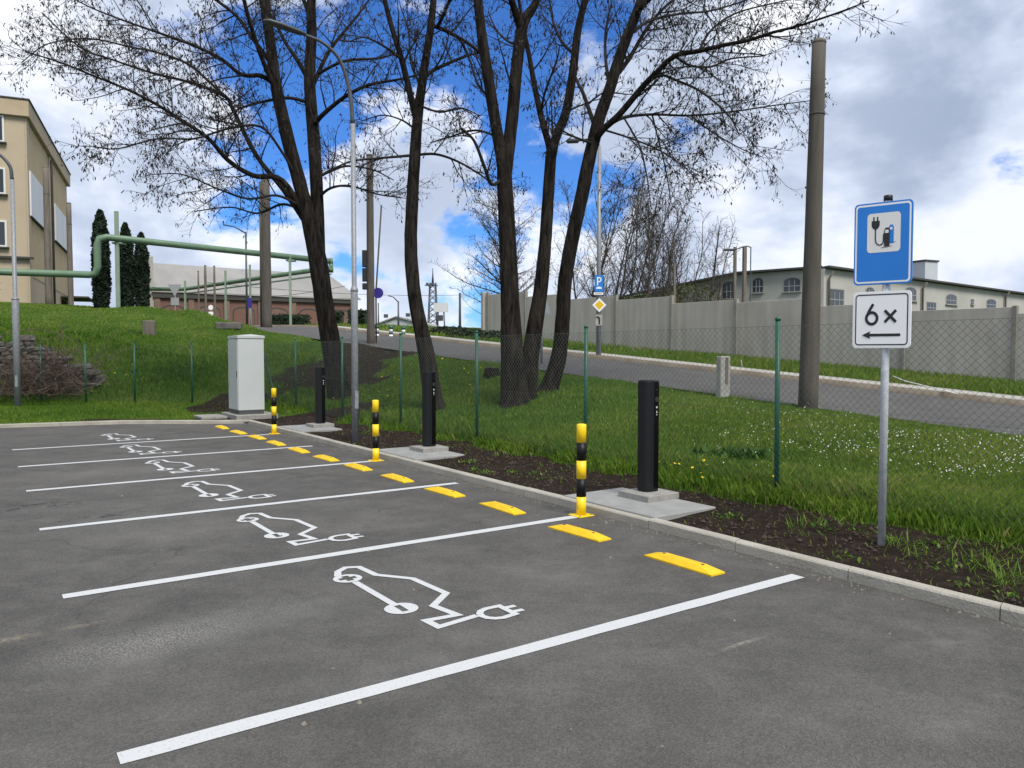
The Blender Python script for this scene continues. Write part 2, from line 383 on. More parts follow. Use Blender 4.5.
def thing(name, loc, rz=0.0, label=None, cat=None, group=None):
    o = bpy.data.objects.new(name, None); COL.objects.link(o); o.location = loc; o.rotation_euler = (0,0,rz); o.empty_display_size = .2
    return tag(o, label, cat, group)
def kids(o): return [c for c in COL.objects if c.parent == o]
def copy_tree(o, parent=None):
    c = o.copy(); COL.objects.link(c)
    if parent: c.parent = parent
    for ch in kids(o): copy_tree(ch, c)
    return c
def rrect(w, h, r, n=5, cx=0, cy=0):
    out = []
    for (sx, sy, a0) in ((1,1,0),(-1,1,90),(-1,-1,180),(1,-1,270)):
        for i in range(n+1):
            a = R(a0+90*i/n); out.append((cx+sx*(w/2-r)+r*cos(a), cy+sy*(h/2-r)+r*sin(a)))
    return out

# ------------------------------------------------------------------ terrain
RA = np.array((7.3, 11.0)); RD = np.array((-.63, .777)); RD /= np.linalg.norm(RD); RN = np.array((RD[1], -RD[0]))   # road near edge, direction, far side
RW = 5.1
def zroad(a):
    a = np.asarray(a, float)
    k = np.where(a < -6, .45+.074*(-6)+.02*(a+6), .45+.074*a)
    return np.where(a > 34, .45+.074*34+.045*(a-34)*np.exp(-np.maximum(a-34, 0)/22), k)
def road_ab(X, Y):
    dx, dy = X-RA[0], Y-RA[1]
    return dx*RD[0]+dy*RD[1], dx*RN[0]+dy*RN[1]
def road_pt(a, b): p = RA+RD*a+RN*b; return float(p[0]), float(p[1])
CT = []
for s in (-14,-9,-4,0,3,6,9,12,15,18): 
    CT += [(*ST(s,5.3)[:2], .055), (*ST(s,6.1)[:2], .075), (*ST(s,6.9)[:2], .15)]
for s in (-10,-5,0): CT += [(*ST(s,-6)[:2], 0)]
for s, t in ((19.9,2.7),(20.4,.35),(20.7,-4),(20.7,-12),(20.7,-22)): CT.append((*ST(s,t)[:2], .055))
CT += [(*ST(22.8,6.9)[:2], .2), (*ST(20,6.9)[:2], .17), (-10.5,20,.1),(-14,21.5,.12),(-18,22.5,.15),(-22,23,.2),(-9.5,22.9,.18),(-11.4,23.4,.2),(-13,23.8,.2),(-14.6,24.1,.22),(-17,24.3,.25),(-20,24.6,.3),(-26,25.2,.5),
       (-26,26.6,2.3),(-20,26.3,2.2),(-17,26.2,2.15),(-14.5,26.5,2.0),(-12.6,27.4,1.9),(-10.6,27.6,1.75),(-8.6,27.0,1.45),(-20,31,2.85),(-14,32,2.6),(-15.4,36,3.15),(-18.5,36,3.42),(-12,35.5,2.85),(-6.5,23,.62),(-6,25.5,1.5),(-4.2,22.5,.95),(-1.8,17.2,.42),(.2,16.2,.64),(-4.7,20.5,.42),
       (-25,38,4.1),(-21.4,39.5,3.85),(-16.2,39.5,3.47),(-12.8,39,3.05),(-9.4,34,2.6),(-30,46,4.3),(-38,46,4.5),(-36,62,4.2),(-45,38,4.4),(-55,60,4.4),(-24,52,3.7),(-14,55,3.6),(-28,66,3.6),(-32,80,3.6),(-15,80,3.6),
       (-2,60,3.3),(12,60,3.2),(0,90,3.6),(30,60,2.4),(30,90,3.4),(-60,110,4.4),(0,140,4.8),(60,140,4.6),(100,80,3),(70,30,1),(40,8,.3),(-70,30,3.2),(-40,30,2.6),(-100,80,4.5),(-100,160,5.5),(0,220,6.2),(120,220,6),(-120,260,6),(0,320,6.5),
       (150,0,0),(0,-40,0),(-80,-20,.5),(80,-30,0),(-150,0,1),(150,300,6),(-150,320,6)]
for a in (-26,-20,-14,-8,-4,0,4,8,12,16,20,24,28,32,38,46):
    CT += [(*road_pt(a,-.2), float(zroad(a))), (*road_pt(a,RW+.3), float(zroad(a))), (*road_pt(a,9.4), float(zroad(a))+.16)]
    if a > 25: CT.append((*road_pt(a,-1.7), float(zroad(a))+(.42 if a < 30 else .75)))
    if a < 40: CT += [(*road_pt(a,15), float(zroad(a))+.25)]
CT = np.array(CT, float)
_c2 = 1.2**2
def _phi(d2): return np.sqrt(d2+_c2)
_n = len(CT); _D = ((CT[:,None,:2]-CT[None,:,:2])**2).sum(-1)
_A = np.zeros((_n+3, _n+3)); _A[:_n,:_n] = _phi(_D)-.02*np.eye(_n); _A[:_n,_n] = 1; _A[:_n,_n+1:] = CT[:,:2]; _A[_n:,:_n] = _A[:_n,_n:].T
_W = np.linalg.solve(_A, np.concatenate([CT[:,2], [0,0,0]]))
def H(X, Y):
    X = np.atleast_1d(np.asarray(X, float)).ravel(); Y = np.atleast_1d(np.asarray(Y, float)).ravel(); out = np.empty(len(X))
    for i in range(0, len(X), 40000):
        x, y = X[i:i+40000], Y[i:i+40000]
        d2 = (x[:,None]-CT[None,:,0])**2+(y[:,None]-CT[None,:,1])**2
        out[i:i+40000] = _phi(d2)@_W[:_n]+_W[_n]+_W[_n+1]*x+_W[_n+2]*y
    a, b = road_ab(X, Y)
    far = np.clip((np.hypot(X, Y)-130)/60, 0, 1); out = out*(1-far)+(4.6+np.clip((Y-140)/80, -1, 1)*1.2)*far
    w = np.clip(np.minimum(b-.02, RW+1.6-b)/.25, 0, 1)*np.clip((a+30)/2, 0, 1)*np.clip((62-a)/6, 0, 1)
    return out*(1-w)+(zroad(a)-.05)*w
def h1(x, y): return float(H(x, y)[0])
def ground_at(u, v, ymin=6.0, ymax=120.0):
    d = ray(u, v); Ys = np.arange(ymin, ymax, .05); k = Ys/d[1]
    X = d[0]*k; Z = CAMH+d[2]*k; hit = np.nonzero(H(X, Ys) >= Z)[0]
    i = hit[0] if len(hit) else len(Ys)-1
    return float(X[i]), float(Ys[i]), h1(X[i], Ys[i])
def on(x, y, dz=0.0): return (x, y, h1(x, y)+dz)

KF = [ST(-16,5.17)[:2], ST(18.35,5.17)[:2], ST(19.0,4.1)[:2], ST(19.88,2.67)[:2], ST(20.32,.35)[:2], ST(20.6,-4)[:2], ST(20.6,-30)[:2]]     # kerb front line
def offset(pl, d):
    P = [np.array(p) for p in pl]; out = []
    for i in range(len(P)):
        d1 = P[i]-P[i-1] if i else P[1]-P[0]; d2 = P[i+1]-P[i] if i < len(P)-1 else d1
        d1 = d1/np.linalg.norm(d1); d2 = d2/np.linalg.norm(d2); n1 = np.array((d1[1],-d1[0])); n2 = np.array((d2[1],-d2[0]))
        m_ = n1+n2; m_ /= np.linalg.norm(m_); out.append(tuple(P[i]+m_*d/max(.4, m_.dot(n1))))
    return out
PARK = KF+[ST(-16,-30)[:2]]
def inside(X, Y, poly):
    r = np.zeros(X.shape, bool); n = len(poly)
    for i in range(n):
        x1, y1 = poly[i]; x2, y2 = poly[(i+1) % n]
        c = ((y1 > Y) != (y2 > Y)) & (X < (x2-x1)*(Y-y1)/(y2-y1+1e-12)+x1); r ^= c
    return r
def nz(X, Y, k=1.0, seed=0):          # cheap smooth noise, -1..1
    a = seed*1.7
    return (np.sin(X*1.31*k+a)*np.cos(Y*1.77*k-a)+np.sin((X+Y)*2.13*k+2*a)*.6+np.cos((X*.7-Y)*3.41*k+a)*.45)/2.05
def soil(X, Y):
    s, t = toST(X, Y)
    edge = 6.62+.30*nz(X, Y, 1.4, 1)+.12*nz(X, Y, 5, 2)
    edge = np.where(s > 8, edge+.1, edge)
    bed = np.clip((edge-t)/.35+.5, 0, 1)*(s < 18.6)
    bk = np.clip((1.55+.25*nz(X, Y, 1.2, 3)-(s-18.2-(5-t)*.48))/.3, 0, 1)*np.clip((t-1.2)/1.6, 0, 1)*(t < 8)*(s > 16.5)
    mx, my = X+5.2+.5*nz(X,Y,.6,21), Y-24.1+.5*nz(X,Y,.7,22)
    md = np.clip((1.0-np.sqrt((mx/3.0)**2+(my/2.9)**2)+.34*nz(X, Y, 1.0, 4)+.15*nz(X, Y, 2.7, 5))/.4, 0, 1)
    ml = np.clip((1.0-np.sqrt(((X+8.3)/1.3)**2+((Y-22.6)/1.5)**2)+.2*nz(X, Y, 1.3, 5))/.3, 0, 1)
    return np.maximum.reduce([bed, bk, md*.95, ml*.9])
def build_ground():
    def lines(a, b, f0, f1, fine, grow):
        L = [f0]
        while L[-1] < f1: L.append(L[-1]+fine)
        st = fine
        while L[-1] < b: st *= grow; L.append(L[-1]+st)
        st = fine; Q = [f0]
        while Q[-1] > a: st *= grow; Q.append(Q[-1]-st)
        return np.array(sorted(set(Q+L)))
    xs = lines(-900, 900, -22, 11, .22, 1.16); ys = lines(-60, 1500, 3, 31, .22, 1.12)
    X, Y = np.meshgrid(xs, ys); nx, ny = len(xs), len(ys); x, y = X.ravel(), Y.ravel()
    z = H(x, y); so = soil(x, y)
    z = z+np.where(np.hypot(x, y) < 60, .02*nz(x, y, 2.1, 6)+.012*nz(x, y, 6, 7), 0)+so*.015*nz(x, y, 9, 8)
    ins = inside(x, y, PARK)
    mid = [np.array(p) for p in offset(KF, .055)]
    idx = np.arange(nx*ny).reshape(ny, nx)
    q = np.stack([idx[:-1,:-1], idx[:-1,1:], idx[1:,1:], idx[1:,:-1]], -1).reshape(-1, 4)
    q = q[~ins[q].all(1)]
    used = np.unique(q[ins[q]])
    for i in used:
        p = np.array((x[i], y[i])); best = None
        for a, b in zip(mid[:-1], mid[1:]):
            tt = np.clip((p-a).dot(b-a)/(b-a).dot(b-a), 0, 1); c = a+(b-a)*tt; d = np.hypot(*(p-c))
            if best is None or d < best[0]: best = (d, c)
        if best[0] < 3: x[i], y[i] = best[1]
        z[i] = .045
    # keep the soil just under the kerb top beside the kerb
    o = raw_mesh('ground', np.stack([x, y, z], 1), q, M['ground'], attr={'soil': so}, smooth=True)
    return tag(o, kind='structure')
build_ground()

# parking, kerb
b = MB(); b.poly([(*p,) for p in offset(KF, .03)]+[ST(-16,-30)[:2]], 0.0)
tag(b.build('parking_asphalt', M['asphalt']), kind='structure')
def ribbon(pl, w, z0, z1, joint=1.0, gap=.0028, bev=.012):
    b = MB(); back = offset(pl, w)
    for i in range(len(pl)-1):
        p, q = np.array(pl[i]), np.array(pl[i+1]); pb, qb = np.array(back[i]), np.array(back[i+1])
        L = np.linalg.norm(q-p); n = max(1, round(L/joint))
        for k in range(n):
            a0 = k/n+(gap/L); a1 = (k+1)/n-(gap/L)
            f0, f1 = p+(q-p)*a0, p+(q-p)*a1; g0, g1 = pb+(qb-pb)*a0, pb+(qb-pb)*a1
            dz = random.uniform(-.004, .004); nrm = (g0-f0)/np.linalg.norm(g0-f0)*bev
            V = [(*f0,z0),(*f1,z0),(*f1,z1-bev+dz),(*f0,z1-bev+dz),(*(f0+nrm),z1+dz),(*(f1+nrm),z1+dz),(*g1,z1+dz),(*g0,z1+dz),(*g1,z0),(*g0,z0)]
            b.add(V, [(0,1,2,3),(3,2,5,4),(4,5,6,7),(7,6,8,9),(0,3,4,7,9),(1,8,6,5,2)])
    return b
tag(ribbon(KF, .10, -.06, .085).build('kerb', M['kerb']), kind='structure')

# road, road kerb, pavement
def strip(name, m, b0, b1, dz, a0=-29, a1=60, step=1.0, skirt=0.0):
    aa = np.arange(a0, a1+.01, step); V = []; Fq = []
    for a in aa:
        z = float(zroad(a))+dz
        V += [(*road_pt(a,b0), z-skirt), (*road_pt(a,b0), z), (*road_pt(a,b1), z), (*road_pt(a,b1), z-skirt)]
    for i in range(len(aa)-1):
        for j in range(3 if skirt else 1):
            jj = j if skirt else 1
            Fq.append((i*4+jj, i*4+jj+1, i*4+4+jj+1, i*4+4+jj))
    return tag(raw_mesh(name, np.array(V), np.array(Fq)[:, ::-1], m), kind='structure')
strip('road', M['road'], -.08, RW, 0.012)
strip('road_kerb', M['roadkerb'], RW, RW+.18, .13, skirt=.2)
strip('pavement', M['paver'], RW+.185, RW+1.25, .125, skirt=.2)

# ------------------------------------------------------------------ bay paint
BAY = [3.475, 6.01, 8.42, 10.86, 13.24, 15.61]
ORD = ['nearest', 'second nearest', 'third nearest', 'fourth nearest', 'fifth nearest', 'farthest']
tail = [', wide in front', ', ending at the nearest striped bollard', ', its end free of any bollard', ', ending at the middle striped bollard', ', with no bollard at its end', ', ending at the farthest striped bollard']
for k, s in enumerate(BAY):
    b = MB(); t0, t1 = .46, (4.98, 4.94, 4.98, 4.94, 4.86, 4.83)[k]
    # a hand-rolled edge: tiny offsets along its length
    ts = np.linspace(t0, t1, 26); e = [random.uniform(-.003,.003) for _ in ts]; g = [random.uniform(-.003,.003) for _ in ts]
    V = [(t, -.055+e[i], 0) for i, t in enumerate(ts)]+[(t, .055+g[i], 0) for i, t in enumerate(ts)]; n = len(ts)
    b.add(V, [(i, i+1, n+i+1, n+i) for i in range(n-1)])
    o = b.build('parking_line', M['white_paint'], loc=(*ST(s,0)[:2], .004), rz=BAYROT)
    tag(o, 'white painted bay line, %s to the camera%s' % (ORD[k], tail[k]), 'road marking', 'white lines between the parking bays')
def ev_symbol():
    b = MB(); w = .052; z = 0
    b.stroke([(2.16,5.37),(2.21,5.49),(2.30,5.56),(2.39,5.52),(2.41,5.25),(2.59,5.01),(2.62,4.57),(2.42,4.39),(2.46,4.15),(2.25,4.17),(2.26,4.03),(2.555,4.07)], w, z)
    b.stroke([(2.21,5.17),(2.22,4.56)], w, z+.0004)
    for (t, s, r) in ((2.20,5.28,.105),(2.225,4.46,.11)):
        n = 32; cut = .026
        if s > 5:           # plus sign left open in the disc
            for q in range(4):
                a0 = q*pi/2; pts = [(cut,cut)]
                for i in range(9):
                    a = R(90)*i/8; x, y = r*cos(a), r*sin(a)
                    pts.append((max(x,cut), max(y,cut)))
                rot = [(x*cos(a0)-y*sin(a0), x*sin(a0)+y*cos(a0)) for x, y in pts]
                b.poly([(t+x, s+y) for x, y in rot], z+.0008)
            for q in range(4):
                a0 = q*pi/2; pts = [(r*.62,-cut),(r*.99,-cut),(r*.99,cut),(r*.62,cut)]
                b.poly([(t+x*cos(a0)-y*sin(a0), s+x*sin(a0)+y*cos(a0)) for x, y in pts], z+.0008)
        else:
            m_ = .022; L = .065
            for sg in (1,-1):
                pts = [(-L,sg*m_),(L,sg*m_)]+[]
                arc = [(r*cos(R(a)), sg*r*sin(R(a))) for a in range(12, 169, 12)]
                pl = [(-r*.98,sg*m_),(r*.98,sg*m_)]+arc
                b.poly([(t+y, s+x) for x, y in (pl[::-1] if sg > 0 else pl)], z+.0008)
            for sg in (1,-1):
                b.poly([(t-m_, s+sg*L),(t+m_, s+sg*L),(t+m_, s+sg*r*.98),(t-m_, s+sg*r*.98)][::sg], z+.0008)
    b.stroke([(2.575,4.04),(2.585,4.085),(2.62,4.125),(2.67,4.143),(2.77,4.140),(2.77,3.955),(2.67,3.94),(2.62,3.957),(2.585,3.995)], .045, z+.0012, closed=True)
    b.stroke([(2.77,4.09),(2.86,4.085)], .042, z+.0004); b.stroke([(2.77,4.0),(2.86,3.995)], .042, z+.0004)
    return b
sym = ev_symbol().build('charging_symbol', M['white_paint'], loc=(*ST(.025,.01)[:2], .004), rz=BAYROT)
for k in range(6):
    o = sym if k == 0 else sym.copy()
    if k: COL.objects.link(o)
    ds = 0 if k == 0 else (BAY[k]-BAY[0]-.03)
    o.location = (*ST(.025+ds+(0,-.07,-.07,-.08,-.08,-.09)[k], (0.01,-.02,-.04,-.06,-.08,-.10)[k])[:2], .004) if True else (*ST(.025+ds, (.01,.01,-.02,0,-.02,-.03)[k])[:2], .004)
    tag(o, 'white painted outline of a car with plug in the %s bay' % ORD[k], 'road marking', 'charging symbols painted in the bays')

# ------------------------------------------------------------------ wheel stops
def wheel_stop():
    L, W, Hh = .70, .15, .045
    e = thing('wheel_stop', (0,0,0))
    b = MB(); hx, hy = W/2, L/2; tx, ty = .04, hy-.15
    b.add([(-hx,-hy,0),(hx,-hy,0),(hx,hy,0),(-hx,hy,0),(-hx,-hy,.012),(hx,-hy,.012),(hx,hy,.012),(-hx,hy,.012),(-tx,-ty,Hh),(tx,-ty,Hh),(tx,ty,Hh),(-tx,ty,Hh)],
          [(3,2,1,0),(0,1,5,4),(1,2,6,5),(2,3,7,6),(3,0,4,7),(4,5,9,8),(5,6,10,9),(6,7,11,10),(7,4,8,11),(8,9,10,11)])
    b.build('stop_body', M['yellow'], e)
    for y in (-.2, .2):
        MB().lathe([(.012,0),(.012,.003),(.008,.004)], (0,y,Hh), 8).build('bolt', M['cab_dark'], e)
    return e
WS = [4.16,5.42,6.75,7.91,9.14,10.34,11.5,12.7,13.92,15.11,16.28,17.57]
ws0 = wheel_stop()
for i, s in enumerate(WS):
    o = ws0 if i == 0 else copy_tree(ws0)
    o.location = ST(s+.015, (4.51,4.50,4.55,4.51,4.50,4.47,4.44,4.43,4.43,4.44,4.40,4.40)[i], .001); o.rotation_euler = (0,0,BAYROT+R(random.uniform(-2.5,2.5)))
    tag(o, 'yellow wheel stop on the asphalt, %s of the pair in the %s bay' % (('nearer','farther')[i%2], ORD[i//2]), 'wheel stop', 'yellow wheel stops at the bay ends')

# ------------------------------------------------------------------ striped bollards
def bollard():
    e = thing('striped_bollard', (0,0,0)); r = .05; h = .93
    MB().box((0,0,.006), (.19,.19,.012), bev=.003).build('base_plate', M['yellow_b'], e)
    hs = np.linspace(.012, h, 6)
    for i in range(5):
        b = MB()
        if i == 4: b.lathe([(r,hs[i]),(r,h-.008),(r-.006,h),(r-.02,h+.004),(.002,h+.005)], n=24)
        else: b.tube([(0,0,hs[i]),(0,0,hs[i+1])], r, 24)
        b.build('yellow_band' if i % 2 == 0 else 'black_band', M['yellow_b' if i % 2 == 0 else 'black_b'], e)
    for sx in (-1,1):
        for sy in (-1,1): MB().lathe([(.011,0),(.011,.008),(.006,.012)], (sx*.075,sy*.075,.012), 6).build('bolt', M['galv'], e)
    return e
bo = bollard()
for i, (s, t) in enumerate(((6.02,5.02),(10.87,4.99),(15.67,4.95))):
    o = bo if i == 0 else copy_tree(bo)
    o.location = ST(s, t, .002); o.rotation_euler = (0,0,BAYROT)
    tag(o, 'yellow and black banded bollard, %s, beside the %s charging post' % (('nearest of three','middle of three','farthest of three')[i], ('nearest','middle','farthest')[i]), 'bollard', 'striped bollards by the kerb')

# ------------------------------------------------------------------ charging posts on plinths and slabs
def charger():
    e = thing('charging_post', (0,0,0)); h = 1.19
    # section: rounded towards the bays (-x), flat glossy flanks on +-y
    poly = [(.085,-.085),(.085,.085),(.0,.088)]+[(-.03+.062*cos(R(a)), .026+.062*sin(R(a))) for a in (95,115,135,155,175)]+[(-.03+.062*cos(R(a)), -.026+.062*sin(R(a))) for a in (185,205,225,245,265)]+[(.0,-.088)]
    b = MB(); n = len(poly); V = []
    for z, k in ((0,.97),(.02,.97),(.021,1),(h-.012,1),(h,.965)): V += [(x*k,y*k,z) for x,y in poly]
    fs = [tuple(range(n))]+[(l*n+(i+1)%n, l*n+i, (l+1)*n+i, (l+1)*n+(i+1)%n) for l in range(4) for i in range(n)]+[tuple(range(5*n-1,4*n-1,-1))]
    b.add(V, [f[::-1] for f in fs]); b.build('housing', M['black_metal'], e)
    for sg in (-1,1):
        p = MB(); p.box((.047,sg*.0885,.605), (.07,.006,1.15), bev=.002); o = p.build('side_panel', M['black_gloss'], e)
        MB().tube([(.047,sg*.0915,h-.20),(.047,sg*.0945,h-.20)], .027, 20).build('socket', M['socket'], o)
        MB().tube([(.047,sg*.0915,h-.10),(.047,sg*.094,h-.10)], .008, 12).build('reader', M['socket'], o)
        for z_, w_, h_ in ((.285,.018,.02),(.335,.010,.026),(.365,.014,.008)): MB().box((.047,sg*.0925,h-z_),(w_,.003,h_)).build('marking', M['light_mark'], o)
    MB().box((-.01,0,h+.002),(.10,.11,.006),bev=.002).build('top_plate', M['black_gloss'], e)
    return e
ch = charger(); pl = None; slab = None
for i, s in enumerate((5.97, 10.84, 15.68)):
    nm = ('nearest','middle','farthest')[i]
    t = (5.95, 5.93, 5.96)[i]
    b = MB(); L, W = 1.38, .86
    # two big paving slabs with a joint
    for sy in (-1,1): b.box((0, sy*(L/4), .02), (W, L/2-.006, .06), bev=.006)
    o = b.build('concrete_slab', M['slab'], loc=ST(s-.07, 5.68, .05), rz=BAYROT)
    tag(o, 'pale concrete slab pair in the soil behind the kerb under the %s charging post' % nm, 'slab', 'paving slabs under the charging posts')
    b = MB(); b.box((0,0,.035), (.46,.46,.07), bev=.006)
    o = b.build('concrete_plinth', M['plinth'], loc=ST(s-.0, t-.035, .095), rz=BAYROT)
    tag(o, 'square concrete plinth carrying the %s black charging post' % nm, 'plinth', 'plinths of the charging posts')
    o = ch if i == 0 else copy_tree(ch)
    o.location = ST(s+.04, t-.02, .165); o.rotation_euler = (0,0,BAYROT)
    tag(o, 'black charging post on a concrete plinth, %s to the camera' % nm, 'charging post', 'black charging posts along the kerb')

# ------------------------------------------------------------------ electrical cabinet
def cabinet():
    s0, t0 = 19.46, 5.47; w, d, h = .62, .86, 1.93         # x across (towards lawn), y along
    base = ST(s0, t0)
    z0 = .10
    b = MB(); b.box((.08,.06,.0),(1.0,1.38,.12),bev=.01); b.box((-.75,.5,-.03),(.6,.9,.06),bev=.006)
    tag(b.build('cabinet_plinth', M['plinth'], loc=(base[0],base[1],z0), rz=BAYROT), 'low concrete plinth and slab under the grey cabinet', 'plinth')
    e = thing('utility_cabinet', (base[0],base[1],z0+.06), BAYROT, 'tall light grey electrical cabinet with sloping lid at the car park corner', 'cabinet')
    MB().box((0,0,.05),(w-.03,d-.03,.10)).build('base_frame', M['cab_dark'], e)
    MB().box((0,0,.10+(h-.18)/2),(w,d,h-.18),bev=.008).build('body', M['cabinet'], e)
    b = MB(); W, D = w/2+.018, d/2+.018; z = h-.08
    b.add([(-W,-D,z),(W,-D,z),(W,D,z),(-W,D,z),(-W,-D,z+.06),(W,-D,z+.06),(W,D,z+.06),(-W,D,z+.06),(0,-D+.04,z+.095),(0,D-.04,z+.095)],
          [(3,2,1,0),(0,1,5,4),(1,2,6,5),(2,3,7,6),(3,0,4,7),(4,5,8),(5,6,9,8),(6,7,9),(7,4,8,9)])
    b.build('lid', M['cabinet'], e)
    dr = MB().box((-w/2-.009,0,.10+(h-.22)/2),(.016,d-.05,h-.26),bev=.004).build('door', M['cabinet'], e)
    b = MB(); b.box((-w/2-.025,-.38,.98),(.02,.03,.16),bev=.004); b.build('handle', M['cab_dark'], dr)
    for zz in (.75,1.12,1.38): MB().box((-w/2-.019,.05,zz),(.004,.14,.02)).build('label_plate', M['sign_yellow'] if zz < 1 else M['sign_grey'], dr)
cabinet()

# ------------------------------------------------------------------ fence
def fence():
    posts = [(s_, 6.9) for s_ in (-3.8,-.85,2.1,5.08,8.19,11.0,13.86,16.84,20.0,22.81)]
    P = [np.array(ST(s,t)[:2]) for s, t in posts]
    corner = P[-1]
    Q = [corner]+[np.array(p) for p in ((-9.5,22.85),(-11.38,23.2),(-13.05,23.55),(-14.6,23.85),(-17.0,24.2))]
    e = thing('chain_link_fence', (*ST(5.08,6.9)[:2], .12), 0, 'green chain link fence with steel posts behind the charging posts and along the slope', 'fence')
    off = np.array(e.location)
    top = 2.0
    for i, p in enumerate(P+Q[1:]):
        b = MB(); lean = random.uniform(-.012,.012); z0 = h1(*p)-.15; tp = top+random.uniform(-.01,.02)+(.0 if i < 10 else -.05)
        pts = [(p[0]-off[0], p[1]-off[1], z0-off[2]), (p[0]-off[0]+lean, p[1]-off[1], tp-off[2])]
        b.tube(pts, .026, 12); b.lathe([(.03,-.004),(.031,.02),(.02,.032)], (pts[1][0],pts[1][1],pts[1][2]), 12)
        b.build('post', M['fence_green'], e)
    for i in (9,):       # raking stay at the corner
        p = P[i]; q = p-E1*1.3
        MB().tube([(p[0]-off[0],p[1]-off[1],1.75-off[2]),(q[0]-off[0],q[1]-off[1],.1-off[2])], .019, 10).build('brace', M['fence_green'], e)
    def meshrun(A, B, z0, z1, name, pitch=.072, r=.0017):
        d = B-A; L = np.linalg.norm(d); d /= L; n = np.array((d[1],-d[0])); Hh = z1-z0
        V, Fc = [], []
        def wire(x0, za, x1, zb, o):
            p0 = A+d*x0+n*o; p1 = A+d*x1+n*o; a = np.array((*p0,za))-off; c = np.array((*p1,zb))-off
            t = (c-a)/np.linalg.norm(c-a); u = np.array((*n,0)); w = np.cross(t,u); k = len(V)
            for q in (a,c):
                for j in range(3): V.append(q+(u*cos(2.094*j)+w*sin(2.094*j))*r)
            for j in range(3): Fc.append((k+j, k+(j+1)%3, k+3+(j+1)%3, k+3+j))
        x = -Hh
        while x < L:
            for sg in (1,-1):
                xa, xb, za, zb = (x, x+Hh, z0, z1) if sg > 0 else (x+Hh, x, z0, z1)
                # clip to 0..L
                def cl(xx): return za+(zb-za)*(xx-xa)/(xb-xa)
                lo, hi = max(0, min(xa,xb)), min(L, max(xa,xb))
                if hi > lo+.01: wire(lo, cl(lo), hi, cl(hi), .0016*sg)
            x += pitch
        for zz in (z1, (z0+z1)/2, z0+.05):
            k = len(V); wire(0, zz, L, zz, .004)
        raw_mesh(name, np.array(V), np.array(Fc), M['wire'], e)
    pt = [P[0]]+[P[-1]]
    meshrun(P[0]+E2*-.03, P[-1]+E2*-.03, .16, 1.93, 'wire_mesh')
    for a, b_ in zip(Q[:-1], Q[1:]): meshrun(a, b_, .2, 1.86, 'wire_mesh', r=.0012)
fence()

